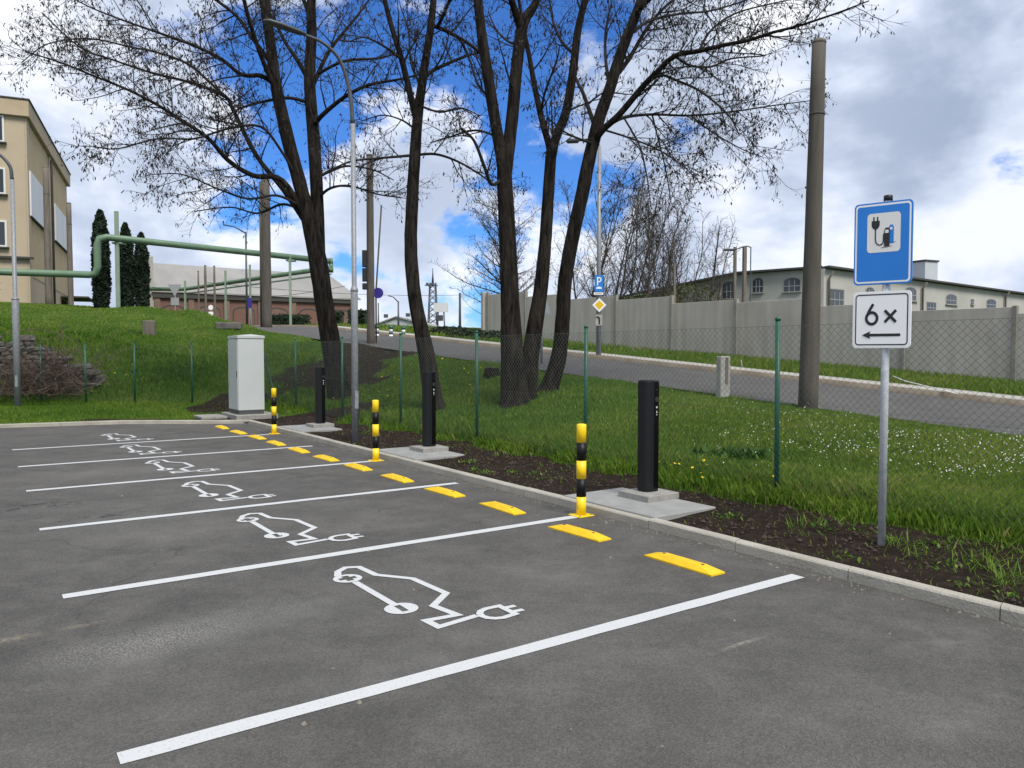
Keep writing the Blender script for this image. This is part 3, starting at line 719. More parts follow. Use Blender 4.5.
# ------------------------------------------------------------------ main sign
def main_sign():
    x, y, _ = at(881.5, 545, 6.27); zb = h1(x, y); n = np.array((-.62,-.785)); rz = atan2(n[1], n[0])+pi/2
    e = thing('charging_sign', (x, y, zb), rz, 'blue charging station sign over white 6x plate on a galvanised post', 'sign')
    Z = lambda z: z-zb
    KX = .87
    MB().cyl(0, 0, -.2, Z(2.905), .031, 20).build('post', M['sign_post'], e)
    MB().lathe([(.034,-.03),(.034,.012),(.030,.016)], (0,0,Z(2.905)), 20).build('post_cap', M['sign_black'], e)
    def plate(name, zc, w, h, rim, layers, label):
        # plate built in local x (right) / z (up), facing -y
        b = MB(); yf = -.045
        def lay(pts, k, mi): 
            b.add([(px, yf-.0012*k, Z(zc)+pz) for px, pz in [(q_[0]*KX-.025, q_[1]) for q_ in pts]], [tuple(range(len(pts)))], mi)
        o = [(q_[0]*KX-.025, q_[1]) for q_ in rrect(w, h, .035, 6)]; n_ = len(o)
        V = [(px, yf, Z(zc)+pz) for px, pz in o]+[(px, yf+.022, Z(zc)+pz) for px, pz in o]
        b.add(V, [tuple(range(n_)), tuple(range(2*n_-1, n_-1, -1))]+[(i, n_+i, n_+(i+1)%n_, (i+1)%n_) for i in range(n_)], rim)
        mats = [M['sign_blue'], M['sign_white'], M['sign_panel'], M['sign_black'], M['sign_grey']]
        layers(b, lay)
        ob = b.build(name, mats, e); ob['label'] = label
        for dz in (-.17,.17):
            c = MB(); c.box((0,-.012,Z(zc)+dz*h/.6),(.11,.026,.03),bev=.003); c.box((0,.034,Z(zc)+dz*h/.6),(.09,.008,.03)); c.build('clamp', M['galv'], e)
    def strk(b, pts, w, k, mi, zc, closed=False):
        t = MB(); t.stroke(pts, w, 0, 0, closed)
        b.add([(px*KX-.025, -.045-.0012*k, Z(zc)+pz) for px, pz, _ in t.v], t.f, mi)
    z1 = 2.535
    def blue(b, lay):
        lay(rrect(.475,.635,.03,6), 1, 1); lay(rrect(.445,.605,.02,6), 2, 0)
        lay(rrect(.285,.315,.03,6,.008,.085), 3, 2)
        P = lambda l: [(px*.001+.008, pz*.001+.085) for px, pz in l]
        lay(P([(-105,98),(-35,98),(-35,62),(-45,38),(-62,30),(-62,22),(-78,22),(-78,30),(-95,38),(-105,62)]), 4, 3)
        lay(P([(-92,98),(-80,98),(-80,130),(-92,130)]), 4, 3); lay(P([(-60,98),(-48,98),(-48,130),(-60,130)]), 4, 3)
        strk(b, P([(-70,24),(-70,-50),(-66,-75),(-52,-92),(-34,-100),(-14,-94),(-2,-78),(0,-50),(0,-20),(6,-6)]), .010, 5, 3, z1)
        strk(b, P([(-20,-122),(74,-112)]), .004, 5, 3, z1); strk(b, P([(52,-86),(104,-80)]), .004, 5, 0, z1)
        def pump(x0, w, zb_, zt, mi, k):
            a = [(x0,zb_),(x0+w,zb_),(x0+w,zt-18),(x0+w-10,zt),(x0+10,zt),(x0,zt-18)]
            lay(P(a), k, mi)
        pump(44, 42, -90, 58, 0, 4); lay(P(rrect(22,20,4,3,64,28)), 5, 2)
        pump(6, 46, -112, 36, 3, 6); lay(P(rrect(30,26,5,3,28,6)), 7, 2)
    plate('charging_plate', z1, .50, .66, 0, blue, 'blue plate with white border and a plug and charger pictogram')
    z2 = 1.92
    def white(b, lay):
        strk(b, rrect(.445,.405,.025,5), .010, 2, 3, z2, True)
        lay(rrect(.483,.443,.03,6), 1, 1)
        Q = lambda l: [(px*.001, pz*.001) for px, pz in l]
        ring = [(-82+47*cos(a), 12+47*sin(a)) for a in np.linspace(0, 2*pi, 25)[:-1]]
        strk(b, Q(ring), .024, 3, 3, z2, True)
        strk(b, Q([(-124,32),(-104,72),(-70,128)]), .024, 4, 3, z2)
        strk(b, Q([(30,-22),(126,74)]), .024, 3, 3, z2); strk(b, Q([(30,74),(126,-22)]), .024, 4, 3, z2)
        strk(b, Q([(-115,-124),(165,-124)]), .022, 3, 3, z2)
        lay(Q([(-165,-124),(-90,-92),(-104,-124),(-90,-156)]), 4, 3)
    plate('quantity_plate', z2, .50, .46, 1, white, 'white plate reading 6x over a left arrow')
main_sign()

# ------------------------------------------------------------------ street lamps
def catmull(P, n=6):
    P = np.asarray(P, float); Q = np.vstack([2*P[0]-P[1], P, 2*P[-1]-P[-2]]); out = []
    for i in range(1, len(Q)-2):
        for k in range(n):
            t = k/n; out.append(.5*((2*Q[i])+(-Q[i-1]+Q[i+1])*t+(2*Q[i-1]-5*Q[i]+4*Q[i+1]-Q[i+2])*t*t+(-Q[i-1]+3*Q[i]-3*Q[i+1]+Q[i+2])*t**3))
    out.append(Q[-2]); return np.array(out)
def street_lamp(loc, rz, label, h=6.25, reach=1.75, rise=1.05, r0=.062, r1=.038, group='curved street lamps', step=.0):
    e = thing('street_lamp', loc, rz, label, 'street lamp', group)
    b = MB(); b.tube([(0,0,-.2),(0,0,h*.48),(0,0,h*.48+.06),(0,0,h)], [r0,r0,r1+.006,r1+.004], 14); b.lathe([(r0+.006,h*.48-.02),(r0+.008,h*.48),(r1+.01,h*.48+.07)], n=14); b.build('pole', M['galv'] if step == 0 else M['lamp_steel'], e)
    pts = catmull([(0,0,h),(.06,0,h+rise*.42),(reach*.26,0,h+rise*.78),(reach*.6,0,h+rise*.95),(reach,0,h+rise)], 8)
    MB().tube(pts, np.linspace(r1, .024, len(pts)), 12).build('arm', M['lamp_steel'], e)
    b = MB(); x0, z0 = reach-.05, h+rise
    prof = [(0,.04,.03),(.12,.075,.05),(.45,.10,.055),(.62,.085,.045),(.70,.03,.02)]
    n = 12; V = []
    for x, w, t in prof:
        for j in range(n):
            a = 2*pi*j/n; V.append((x0+x, w*cos(a), z0+x*.1+(t if sin(a) > 0 else t*.7)*sin(a)))
    Fc = [(i*n+j, i*n+(j+1)%n, (i+1)*n+(j+1)%n, (i+1)*n+j) for i in range(len(prof)-1) for j in range(n)]+[tuple(range(n-1,-1,-1)), tuple((len(prof)-1)*n+j for j in range(n))]
    b.add(V, Fc, 0, True); b.build('lamp_head', M['lamp_head'], e)
    MB().box((0,r0+.004,.75),(.07,.012,.32),bev=.003).build('access_door', M['galv'], e)
    return e
x, y, z = ST(13.02, 5.58)
street_lamp((x, y, h1(x,y)), BAYROT+pi, 'galvanised street lamp with curved arm rising from the soil bed', h=5.65, reach=.90, rise=1.36)
x, y = at(18, 408, 21.6)[:2]
street_lamp(on(x, y), pi+R(18), 'galvanised street lamp with curved arm standing in grass by the stone wall', h=6.35, reach=1.5, rise=.95, r0=.088, r1=.05)

# ------------------------------------------------------------------ tall poles
def conc_pole(u, vb, vt, wpx_b, wpx_t, label, Y=None, m='pole_concrete', square=False, group=None, cat='pole'):
    if Y is None: x, y, z = ground_at(u, vb)
    else:
        p = at(u, vb, Y); x, y = p[0], p[1]; z = h1(x, y)
    zt = zat(vt, y); rb, rt = wpx_b*y/F/2, wpx_t*y/F/2
    e = thing('concrete_pole', (x, y, z), 0, label, cat, group)
    b = MB()
    if square:
        hb = zt-z+.5; b.box((0,0,hb/2-.5),(2*rb,2*rb*.8,hb),R(20),taper=rt/rb)
    else:
        zs = np.linspace(-.5, zt-z, 9); b.tube([(random.uniform(-.004,.004),0,k) for k in zs], np.linspace(rb, rt, 9), 18)
    b.build('shaft', M[m], e)
    if not square and zt-z > 4:
        MB().lathe([(rt+.003,-.02),(rt+.004,.02),(rt*.6,.06),(.01,.07)], (0,0,zt-z-.03), 18).build('pole_tip', M['brown_concrete'], e)
        zz = (zt-z)*.80; rr = rb+(rt-rb)*.80
        MB().tube([(0,0,zz),(0,0,zz+.03)], rr+.006, 18).build('strap', M['roof_edge'], e)
    return e, (x, y, z, zt)
e, q = conc_pole(808, 408, 41, 20, 13.2, 'tall bare concrete pole at the roadside right of the trees'); e.rotation_euler = (0, R(.85), 0)
e, PB = conc_pole(371, 344, 155, 8.2, 6.6, 'concrete pole carrying traffic signals and a round sign', Y=27.6)
e, PA = conc_pole(267, 326, 178, 10, 8.5, 'twin shaft concrete pole on the grass crest behind the cabinet', Y=38)
MB().tube([(-.17,0,-.3),(-.17,0,PA[3]-PA[2]-.2)], [.16,.13], 12).build('second_shaft', M['pole_concrete'], e)
conc_pole(49, 303, 167, 6.6, 5.4, 'dark concrete pole in front of the beige factory, nearer of two', Y=42.5, m='brown_concrete')
conc_pole(71, 305, 203, 5.2, 4.6, 'dark concrete pole at the far corner of the beige factory', Y=47, m='brown_concrete')
for i, (u, vt, lab) in enumerate(((199,271,'short'),(206,265.5,'tallest'),(215,266,'slim'))):
    conc_pole(u, 319, vt, (1.7,2.6,2.2)[i], (1.5,2.3,1.9)[i], '%s brown concrete pole before the brick hall, %s of three' % (lab, ('left','middle','right')[i]), Y=60, m='brown_concrete', group='poles before the brick hall')
conc_pole(734.5, 300, 247, 2.8, 2.6, 'thin square concrete post behind the wall, left of the twin posts', Y=30, m='brown_concrete', square=True)
e, q = conc_pole(743.5, 345, 247, 3.6, 3.4, 'square concrete lamp post standing behind the wall', Y=27.6, m='brown_concrete', square=True)
b = MB(); hh = q[3]-q[2]; b.tube(catmull([(-.35,0,hh-.1),(0,0,hh+.02),(.2,0,hh-.02),(.22,0,hh-.3),(.22,0,hh-3)],5), .02, 8); b.box((-.55,0,hh-.1),(.4,.12,.08),bev=.02); b.build('lamp_arm', M['lamp_steel'], e)
conc_pole(674, 330, 263, 2.6, 2.2, 'short dark square post at the top of the grey wall', Y=29.5, m='brown_concrete', square=True)
x, y, z = ground_at(723, 397)
e = thing('concrete_stump', (x,y,z), R(20), 'short weathered concrete post on the lawn by the road', 'post')
MB().box((0,0,.33),(.22,.16,.9),bev=.015).build('shaft', M['concrete'], e); MB().box((.02,-.083,.5),(.06,.01,.5)).build('groove', M['brown_concrete'], e)
x, y, z = ground_at(149.5, 334)
b = MB(); b.box((0,0,.12),(.42,.40,.72),bev=.03,rz=.3); tag(b.build('concrete_block', M['brown_concrete'], loc=(x,y,z)), 'squat grey concrete block on the grass slope', 'block')
x, y, z = ground_at(229, 327.5)
b = MB(); b.box((0,0,.05),(.95,.6,.30),bev=.05,rz=.2); tag(b.build('concrete_block', M['stone'], loc=(x,y,z)), 'flat dark stone block on the grass crest above the cabinet', 'block')

# signals and sign on the pole with signals
x, y, z, zt = PB
e = thing('traffic_signal', (x-.20, y-.02, z), R(10), 'black traffic signal heads hung on the left of a concrete pole', 'traffic signal')
for k, (v0, v1) in enumerate(((250,267.5),(268,282),(283,290))):
    za, zb2 = zat(v0,y)-z, zat(v1,y)-z
    MB().box((0,0,(za+zb2)/2),(.18,.2,za-zb2-.03),bev=.02).build('housing', M['sign_black'], e)
MB().box((.10,0,zat(268,y)-z),(.16,.03,.04)).build('bracket', M['galv'], e)
p = at(378, 293, y+.3)
e = thing('round_sign', (p[0],p[1],h1(p[0],p[1])), 0, 'round dark blue traffic sign seen from the side on a leaning rod', 'sign')
zz = p[2]-e.location[2]
b = MB(); b.tube([(0,-.012,zz),(0,.012,zz)], .19, 28); b.build('disc', M['sign_purple'], e)
b = MB(); b.tube([(-.08,.03,-.2),(-.08,.03,zz),(.14,.03,zat(205,p[1])-e.location[2])], .03, 10); b.build('post', M['wood_pole'], e)

# parking / priority signs on a roadside lamp
def wall_lamp():
    a_, b_ = 0, 0
    x, y, _ = at(598.5, 358, 25.0); z = h1(x, y); zt = zat(140, y)
    e = thing('street_lamp', (x,y,z), R(172), 'tall slim street lamp behind the trees carrying parking signs', 'street lamp', 'curved street lamps')
    b = MB(); b.tube([(0,0,-.2),(0,0,zt-z-.2)], [.085,.055], 12); b.build('pole', M['galv'], e)
    MB().tube(catmull([(0,0,zt-z-.25),(.08,0,zt-z-.02),(.35,0,zt-z+.04),(.7,0,zt-z)],5), .03, 8).build('arm', M['lamp_steel'], e)
    b = MB(); b.box((.86,0,zt-z),(.42,.2,.13),bev=.05); b.build('lamp_head', M['lamp_head'], e)
    yf = y-.10; px = F/yf
    def sg(name, u, v, label, cat='sign'):
        c = at(u, v, yf); return thing(name, tuple(c), 0, label, cat)
    def slab_(o, pts, th=.015):
        bb = MB(); n = len(pts); bb.add([(q[0],0,q[1]) for q in pts]+[(q[0],th,q[1]) for q in pts], [tuple(range(n)), tuple(range(2*n-1,n-1,-1))]+[(i,n+i,n+(i+1)%n,(i+1)%n) for i in range(n)]); return bb
    def lay(bb, pts, k, mi): bb.add([(q[0],-.002*k,q[1]) for q in pts], [tuple(range(len(pts)))], mi)
    o = sg('parking_sign', 599, 283.5, 'small blue P parking sign on the lamp post by the wall')
    bb = slab_(o, rrect(.285,.53,.02)); lay(bb, rrect(.26,.505,.015), 1, 0)
    t = MB(); t.stroke([(-.045,-.06),(-.045,.19),(.02,.19),(.055,.165),(.062,.125),(.055,.085),(.02,.06),(-.03,.06)], .036, 0); bb.add([(q[0],-.004,q[1]) for q in t.v], t.f, 1)
    lay(bb, [(-.09,-.17),(.09,-.17),(.09,-.135),(.04,-.105),(-.05,-.105),(-.09,-.135)], 2, 1)
    bb.build('plate', [M['sign_blue'],M['sign_white']], o)
    o = sg('white_plate', 598.5, 293.6, 'narrow white plate under the blue parking sign')
    bb = slab_(o, rrect(.30,.08,.01)); lay(bb, [(-.11,-.012),(.11,-.012),(.11,.012),(-.11,.012)], 1, 1); bb.build('plate', [M['sign_white'],M['sign_grey']], o)
    o = sg('priority_sign', 599.3, 305, 'yellow and white diamond priority sign on the lamp post by the wall')
    bb = slab_(o, [(0,-.235),(.235,0),(0,.235),(-.235,0)]); lay(bb, [(0,-.225),(.225,0),(0,.225),(-.225,0)], 1, 1); lay(bb, [(0,-.15),(.15,0),(0,.15),(-.15,0)], 2, 2)
    bb.build('plate', [M['sign_grey'],M['sign_white'],M['sign_yellow']], o)
    o = sg('turn_plate', 599, 320, 'white plate with a black bent priority line below the diamond sign')
    bb = slab_(o, rrect(.25,.38,.02)); t = MB(); t.stroke(rrect(.235,.365,.015), .008, 0, closed=True); bb.add([(q[0],-.002,q[1]) for q in t.v], t.f, 1)
    t = MB(); t.stroke([(-.09,.09),(-.03,.09),(.005,.06),(.01,0),(.01,-.14)], .055, 0); bb.add([(q[0],-.004,q[1]) for q in t.v], t.f, 1)
    bb.build('plate', [M['concrete'],M['sign_black']], o)
wall_lamp()
def tri_sign(u, vb, vt, Y, label, size, plate=None, inverted=True, rz=0.0):
    p = at(u, vb, Y); z = h1(p[0],p[1]); zt = zat(vt, Y)-z
    e = thing('triangular_sign', (p[0],p[1],z), rz, label, 'sign', None)
    MB().cyl(0,0,-.2,zt-.03,.035,10).build('post', M['galv'], e)
    s = size; tri = [(-s/2,0),(s/2,0),(0,-s*.87)] if inverted else [(-s/2,-s*.87),(s/2,-s*.87),(0,0)]
    b = MB(); b.add([(x,-.04,zt+q) for x,q in tri]+[(x,-.055,zt+q) for x,q in tri], [(0,1,2),(5,4,3),(0,3,4,1),(1,4,5,2),(2,5,3,0)]); b.build('plate', M['sign_grey'], e)
    if plate: MB().box((0,-.047,zt-s*.87-plate[1]/2-.08),(plate[0],.014,plate[1])).build('lower_plate', M['sign_grey'], e)
tri_sign(175.5, 318, 284.5, 57, 'inverted triangular sign seen from behind before the brick hall', 1.02, (.6,.55))
tri_sign(541.5, 367, 285, 21.2, 'pale triangular sign half hidden behind the forked tree', .9, None, False, R(62))
def small_sign(u, vb, v0, v1, Y, w, label, m, shape='rect', extra=None):
    p = at(u, vb, Y); z = h1(p[0],p[1]); a, b_ = zat(v0,Y)-z, zat(v1,Y)-z
    e = thing('road_sign', (p[0],p[1],z), 0, label, 'sign')
    MB().cyl(0,0,-.2,a-.02,.035,8).build('post', M['galv'], e)
    b = MB(); c = (a+b_)/2
    if shape == 'disc': b.tube([(0,-.06,c),(0,-.04,c)], (a-b_)/2, 20)
    else: b.box((0,-.05,c),(w,.016,a-b_),bev=.005)
    b.build('plate', M[m], e)
    if extra: MB().box((0,-.05,zat(extra[0],Y)-z),(extra[1],.015,extra[2]),bev=.004).build('lower_plate', M['sign_white'], e)
small_sign(211.2, 320, 305, 310, 58, .5, 'round white sign over a white plate before the brick hall', 'sign_white', 'disc', (314, .36, .32))
small_sign(250.5, 320, 298, 308, 55, .26, 'tall blue road sign before the brick hall beside a pole', 'sign_purple')

# ------------------------------------------------------------------ grey panel wall
def grey_wall():
    A = np.array(road_pt(3.0-5.9, 9.4)); d = RD; n = -RN     # n faces the road
    e = thing('concrete_wall', (0,0,0), 0, 'long stepped wall of grey concrete panels beyond the road', 'wall')
    L = 2.72; a0 = -12.6; ang = atan2(d[1], d[0]); k = 0; a = 3.0-2.72*6+2.85
    end = 25.2
    prev = None
    while a < end-.2:
        ln = min(L, end-a); c = road_pt(a+ln/2, 9.4); zz = float(zroad(a+ln/2)); top = zz+.18+1.87+.14*min(1,max(0,(a-12)/13))+(.03*math.sin(k*2.3))
        if k in (7,): top += .10
        base = zz-.6
        MB().box((c[0],c[1],(top+base)/2),(ln-.012,.12,top-base),ang,bev=.006).build('panel', M['wall'], e)
        p = road_pt(a, 9.365); tp = max(top, prev or 0)+.03
        MB().box((p[0],p[1],(tp+base)/2),(.11,.15,tp-base),ang,bev=.01).build('wall_post', M['wall_post'], e)
        prev = top; a += L; k += 1
    p = road_pt(end, 9.33); MB().box((p[0],p[1],(prev+base+.04)/2),(.2,.22,prev-base+.04),ang,bev=.01).build('wall_post', M['wall'], e)
    for j in range(3):
        c = road_pt(end+.05+.1*j, 9.4+1.3+2.6*j); top = prev-.02
        MB().box((c[0],c[1],(top+base)/2),(.12,2.58,top-base),ang,bev=.006).build('panel', M['wall'], e)
grey_wall()

# ------------------------------------------------------------------ storage building behind the wall
def plane_L(u, o, d):
    k = (u-512)/F*1.0
    r = ray(u, 290); q = r[0]/r[1]
    return (o[0]-q*o[1])/(q*d[1]-d[0])
def storage():
    C = np.array(at(824, 268, 35.0)[:2]); dl = np.array((-.8,.6)); dr = np.array((.8,.6)); zb = 1.2
    top = zat(268.5, 35.0)
    e = thing('storage_building', (0,0,0), 0, 'low whitewashed building with arched windows behind the grey wall', 'building')
    LL = plane_L(677, C, dl); LR = 30.0; Lm = plane_L(738, C, dl)
    P0 = C+dl*LL; Pm = C+dl*Lm; P1 = C+dr*LR; back = np.array((-.2,.98))*9
    zl = zat(287, P0[1]); zr = top-.25
    b = MB()
    b.add([(*P0,zb),(*C,zb),(*C,top),(*Pm,top-.02),(*P0,zl)], [(0,1,2,3,4)])
    b.add([(*C,zb),(*P1,zb),(*P1,zr),(*C,top)], [(0,1,2,3)])
    b.add([(*P0,zb),(*P0,zl),(*(P0+back),zl),(*(P0+back),zb)], [(0,1,2,3)])
    b.add([(*P1,zb),(*(P1+back),zb),(*(P1+back),zr),(*P1,zr)], [(0,1,2,3)])
    b.build('wall', M['white_wall'], e)
    nl = np.array((-dl[1],dl[0])); nl = nl if nl[1] < 0 else -nl; nr = np.array((dr[1],-dr[0]))
    def eave(pts, nrm):
        b = MB(); k = len(pts); V = []
        for q, z in pts: V += [(*(q+nrm*.28),z+.02),(*(q+nrm*.28),z+.11),(*(q+back),z+.16),(*(q+back),z+.02)]
        for i in range(k-1):
            for j in range(4): b.add(V[i*4:i*4+8], [(j,(j+1)%4,4+(j+1)%4,4+j)])
        b.add(V[:4], [(3,2,1,0)]); b.add(V[-4:], [(0,1,2,3)]); return b
    eave([(P0+dl*.3,zl-.06),(P0,zl),(Pm,top-.02),(C,top)], nl).build('roof', M['roof_edge'], e)
    eave([(C-dr*.02,top+.006),(P1+dr*.3,zr+.006)], nr).build('roof', M['roof_edge'], e)
    def window(u0, u1, v0, v1, d, n_, arch):
        uc = (u0+u1)/2; L0, L1 = plane_L(u0,C,d), plane_L(u1,C,d); q = C+d*(L0+L1)/2; w = abs(L1-L0); za, zb2 = zat(v0,q[1]), zat(v1,q[1]); h = za-zb2
        rz = atan2(n_[1],n_[0])+pi/2
        def shape(w, h):
            if not arch: return [(-w/2,0),(w/2,0),(w/2,h),(-w/2,h)]
            return [(-w/2,0),(w/2,0),(w/2,h*.72)]+[(w/2*cos(R(t)), h*.72+h*.28*sin(R(t))) for t in range(15,180,15)]+[(-w/2,h*.72)]
        def extr(pts, y0, y1):
            b = MB(); n2 = len(pts); b.add([(x,y0,z) for x,z in pts]+[(x,y1,z) for x,z in pts], [tuple(range(n2)), tuple(range(2*n2-1,n2-1,-1))]+[(i,n2+i,n2+(i+1)%n2,(i+1)%n2) for i in range(n2)]); return b
        o = extr(shape(w*1.14, h*1.08), -.012, .05).build('window', M['concrete'], e, (*q, zb2-.02), rz)
        extr(shape(w, h), -.02, -.014).build('pane', M['glass'], o)
        b = MB(); nb = 3
        for i in range(1,nb): b.box((-w/2+w*i/nb,-.028,h*.42),(.035,.012,h*.84))
        b.box((0,-.027,h*.4),(w*.98,.012,.035)); b.build('glazing_bars', M['sign_grey'], o)
        MB().box((0,-.05,-.03),(w*1.2,.1,.05)).build('sill', M['concrete'], o)
    for (u0,u1,v0,v1,ar) in ((723,735,281,298,True),(753,763,277.5,292,True),(784,800,277.5,291,True)): window(u0,u1,v0,v1,dl,nl,ar)
    for (u0,u1,v0,v1,ar) in ((829.5,843.5,289,306,False),(866,874,287,298,True),(905,916,287,300,True),(927,936,302,311,False),(946.5,956.5,294,304,True),(971,974,299,304,False),(987,996,299,308,True)): window(u0,u1,v0,v1,dr,nr,ar)
    for u, d, n_ in ((827,dr,nr),(921,dr,nr),(1004,dr,nr)):
        q = C+d*plane_L(u,C,d)+n_*.1; b = MB(); b.tube([(*(q+n_*.2),top-.15),(*q,top-.45),(*q,zb)], .055, 8); b.build('downpipe', M['brown_concrete'], e)
    q = C+dr*plane_L(922,C,dr); q = np.array(at(923,272,q[1]+3.0)[:2]); w = 23*q[1]/F; z1 = zat(262.5,q[1])
    o = MB().box((q[0],q[1],(z1+top-.6)/2),(w*.8,w*.8,z1-top+.6),R(25),bev=.01).build('roof_housing', M['tin'], e)
    MB().box((q[0],q[1],z1+.04),(w*.88,w*.88,.09),R(25)).build('cap', M['roof_edge'], o)
storage()

# ------------------------------------------------------------------ beige factory (left)
def factory():
    rz = atan2(.914,-.407); zb = 3.4; zt = 16.1
    e = thing('factory_building', (-28.12,45.0,0), rz, 'three storey beige plastered factory with a dark roof edge', 'building')
    L, W = 20.0, 26.0
    MB().box((L/2,W/2,(zb+zt)/2),(L,W,zt-zb)).build('wall', M['plaster'], e)
    MB().box((L/2,W/2,zt-.40),(L+.5,W+.5,.95),bev=.03).build('fascia', M['fascia'], e)
    MB().box((L/2,W/2,zt+.11),(L+.62,W+.62,.07)).build('roof', M['roof_edge'], e)
    for (x0,x1) in ((1.6,8.6),(11.0,19.3)):      # plaster bays between pilasters
        MB().box(((x0+x1)/2,-.012,(6.2+15.2)/2),(x1-x0,.03,9.0)).build('wall_bay', M['plaster_old'], e)
    MB().box((.55,-.03,(zb+15.4)/2),(1.1,.1,15.4-zb)).build('pilaster', M['plaster'], e)
    MB().box((9.8,-.03,(zb+15.4)/2),(.9,.1,15.4-zb)).build('pilaster', M['plaster'], e)
    for (x0,x1) in ((.5,8.4),(11.3,19.2)):
        o = MB().box(((x0+x1)/2,-.12,11.0),(x1-x0,.1,2.6),bev=.01).build('white_board', M['banner'], e)
        b = MB(); xm = x0+(x1-x0)*.52; b.box((xm,-.175,11.0),(.05,.01,2.58))
        b.build('board_seam', M['banner_ink'], o)
        b = MB(); b.box(((x0+x1)/2,-.125,9.66),(x1-x0+.06,.13,.07)); b.build('board_rail', M['roof_edge'], o)
    for r_, z0, h in ((0,13.7,1.5),(1,10.75,1.5),(2,7.75,1.5)):
        for y in (1.0, 4.0, 7.0):
            w = MB().box((-.03,y+.85,z0+h/2),(.10,1.7,h)).build('window', M['win_white'], e)
            for k in (0,1): MB().box((-.085,y+.45+.82*k,z0+h/2),(.02,.70,h-.2)).build('pane', M['glass'], w)
            MB().box((-.12,y+.85,z0-.06),(.24,1.9,.08)).build('sill', M['roof_edge'], w)
    MB().box((-.14,.9,7.15),(.25,2.4,.12)).build('ledge', M['roof_edge'], e)
    MB().box((17.0,-.9,5.9),(5.2,1.9,.12)).build('canopy', M['roof_edge'], e)
    MB().box((16.2,-.02,4.5),(2.6,.12,2.4)).build('doorway', M['dark_void'], e)
    MB().tube([(9.8,-.16,15),(9.8,-.16,13.2),(9.8,-.16,zb)], .07, 8).build('downpipe', M['roof_edge'], e)
factory()

# ------------------------------------------------------------------ brick hall
def hall():
    A = np.array(at(154, 292, 70.0)); d = np.array((.88,.47)); d /= np.linalg.norm(d); rz = atan2(d[1],d[0]); L = 18.6; D = 8.5
    ze = 7.15; zb = 3.2; zr = 10.55; zr2 = 10.2
    e = thing('brick_hall', (A[0],A[1],0), rz, 'long red brick hall with a pale grey pitched roof on the hill', 'building')
    MB().box((L/2,D,(zb+ze)/2),(L,2*D,ze-zb)).build('wall', M['brick'], e)
    b = MB(); o_ = .35
    V = [(-.2,-o_,ze),(L+.5,-o_,ze-.12),(L-.4,D,zr2),(-.2,D,zr),(-.2,2*D+o_,ze),(L+.5,2*D+o_,ze-.12)]
    V2 = [(x,y,z+.14) for x,y,z in V]
    b.add(V+V2, [(6,7,8,9),(9,8,11,10),(0,3,2,1),(3,4,5,2),(0,1,7,6),(1,2,8,7),(2,5,11,8),(4,10,11,5),(0,6,9,3),(3,9,10,4)]); b.build('roof', M['roof_sheet'], e)
    MB().box((L/2,-.12,ze-.28),(L+.2,.28,.42)).build('cornice', M['roof_edge'], e)
    b = MB(); b.add([(L,0,ze-.1),(L,2*D,ze-.1),(L-.35,D,zr2-.1)], [(0,1,2)]); b.add([(0,0,ze-.1),(0,D,zr-.1),(0,2*D,ze-.1)], [(0,1,2)]); b.build('gable', M['brick'], e)
    n = 6; w = L/n
    for i in range(n+1): MB().box((min(max(i*w,.25),L-.25),-.08,(zb+ze-.5)/2),(.5,.16,ze-.5-zb)).build('pilaster', M['pilaster'], e)
    for i in range(n):
        c = (i+.5)*w; ww = w*.58; hh = 1.15; z0 = 4.35
        pts = [(-ww/2,0),(ww/2,0),(ww/2,hh)]+[(ww/2*cos(R(t)), hh+.4*sin(R(t))) for t in range(15,180,15)]+[(-ww/2,hh)]; m_ = len(pts)
        def ext(s, y0, y1, mm, nm, par):
            b = MB(); b.add([(c+x*s,y0,z0+z*s) for x,z in pts]+[(c+x*s,y1,z0+z*s) for x,z in pts], [tuple(range(m_)), tuple(range(2*m_-1,m_-1,-1))]+[(k,m_+k,m_+(k+1)%m_,(k+1)%m_) for k in range(m_)]); return b.build(nm, M[mm], par)
        o = ext(1.1,-.05,.02,'roof_edge','arched_window',e); ext(1.0,-.07,-.055,'pilaster' if i % 2 else 'brick','infill',o)
    for x in (0,): MB().box((-.25,.2,(zb+zr-.2)/2),(.45,.5,zr-.2-zb)).build('corner_pier', M['concrete'], e)
hall()

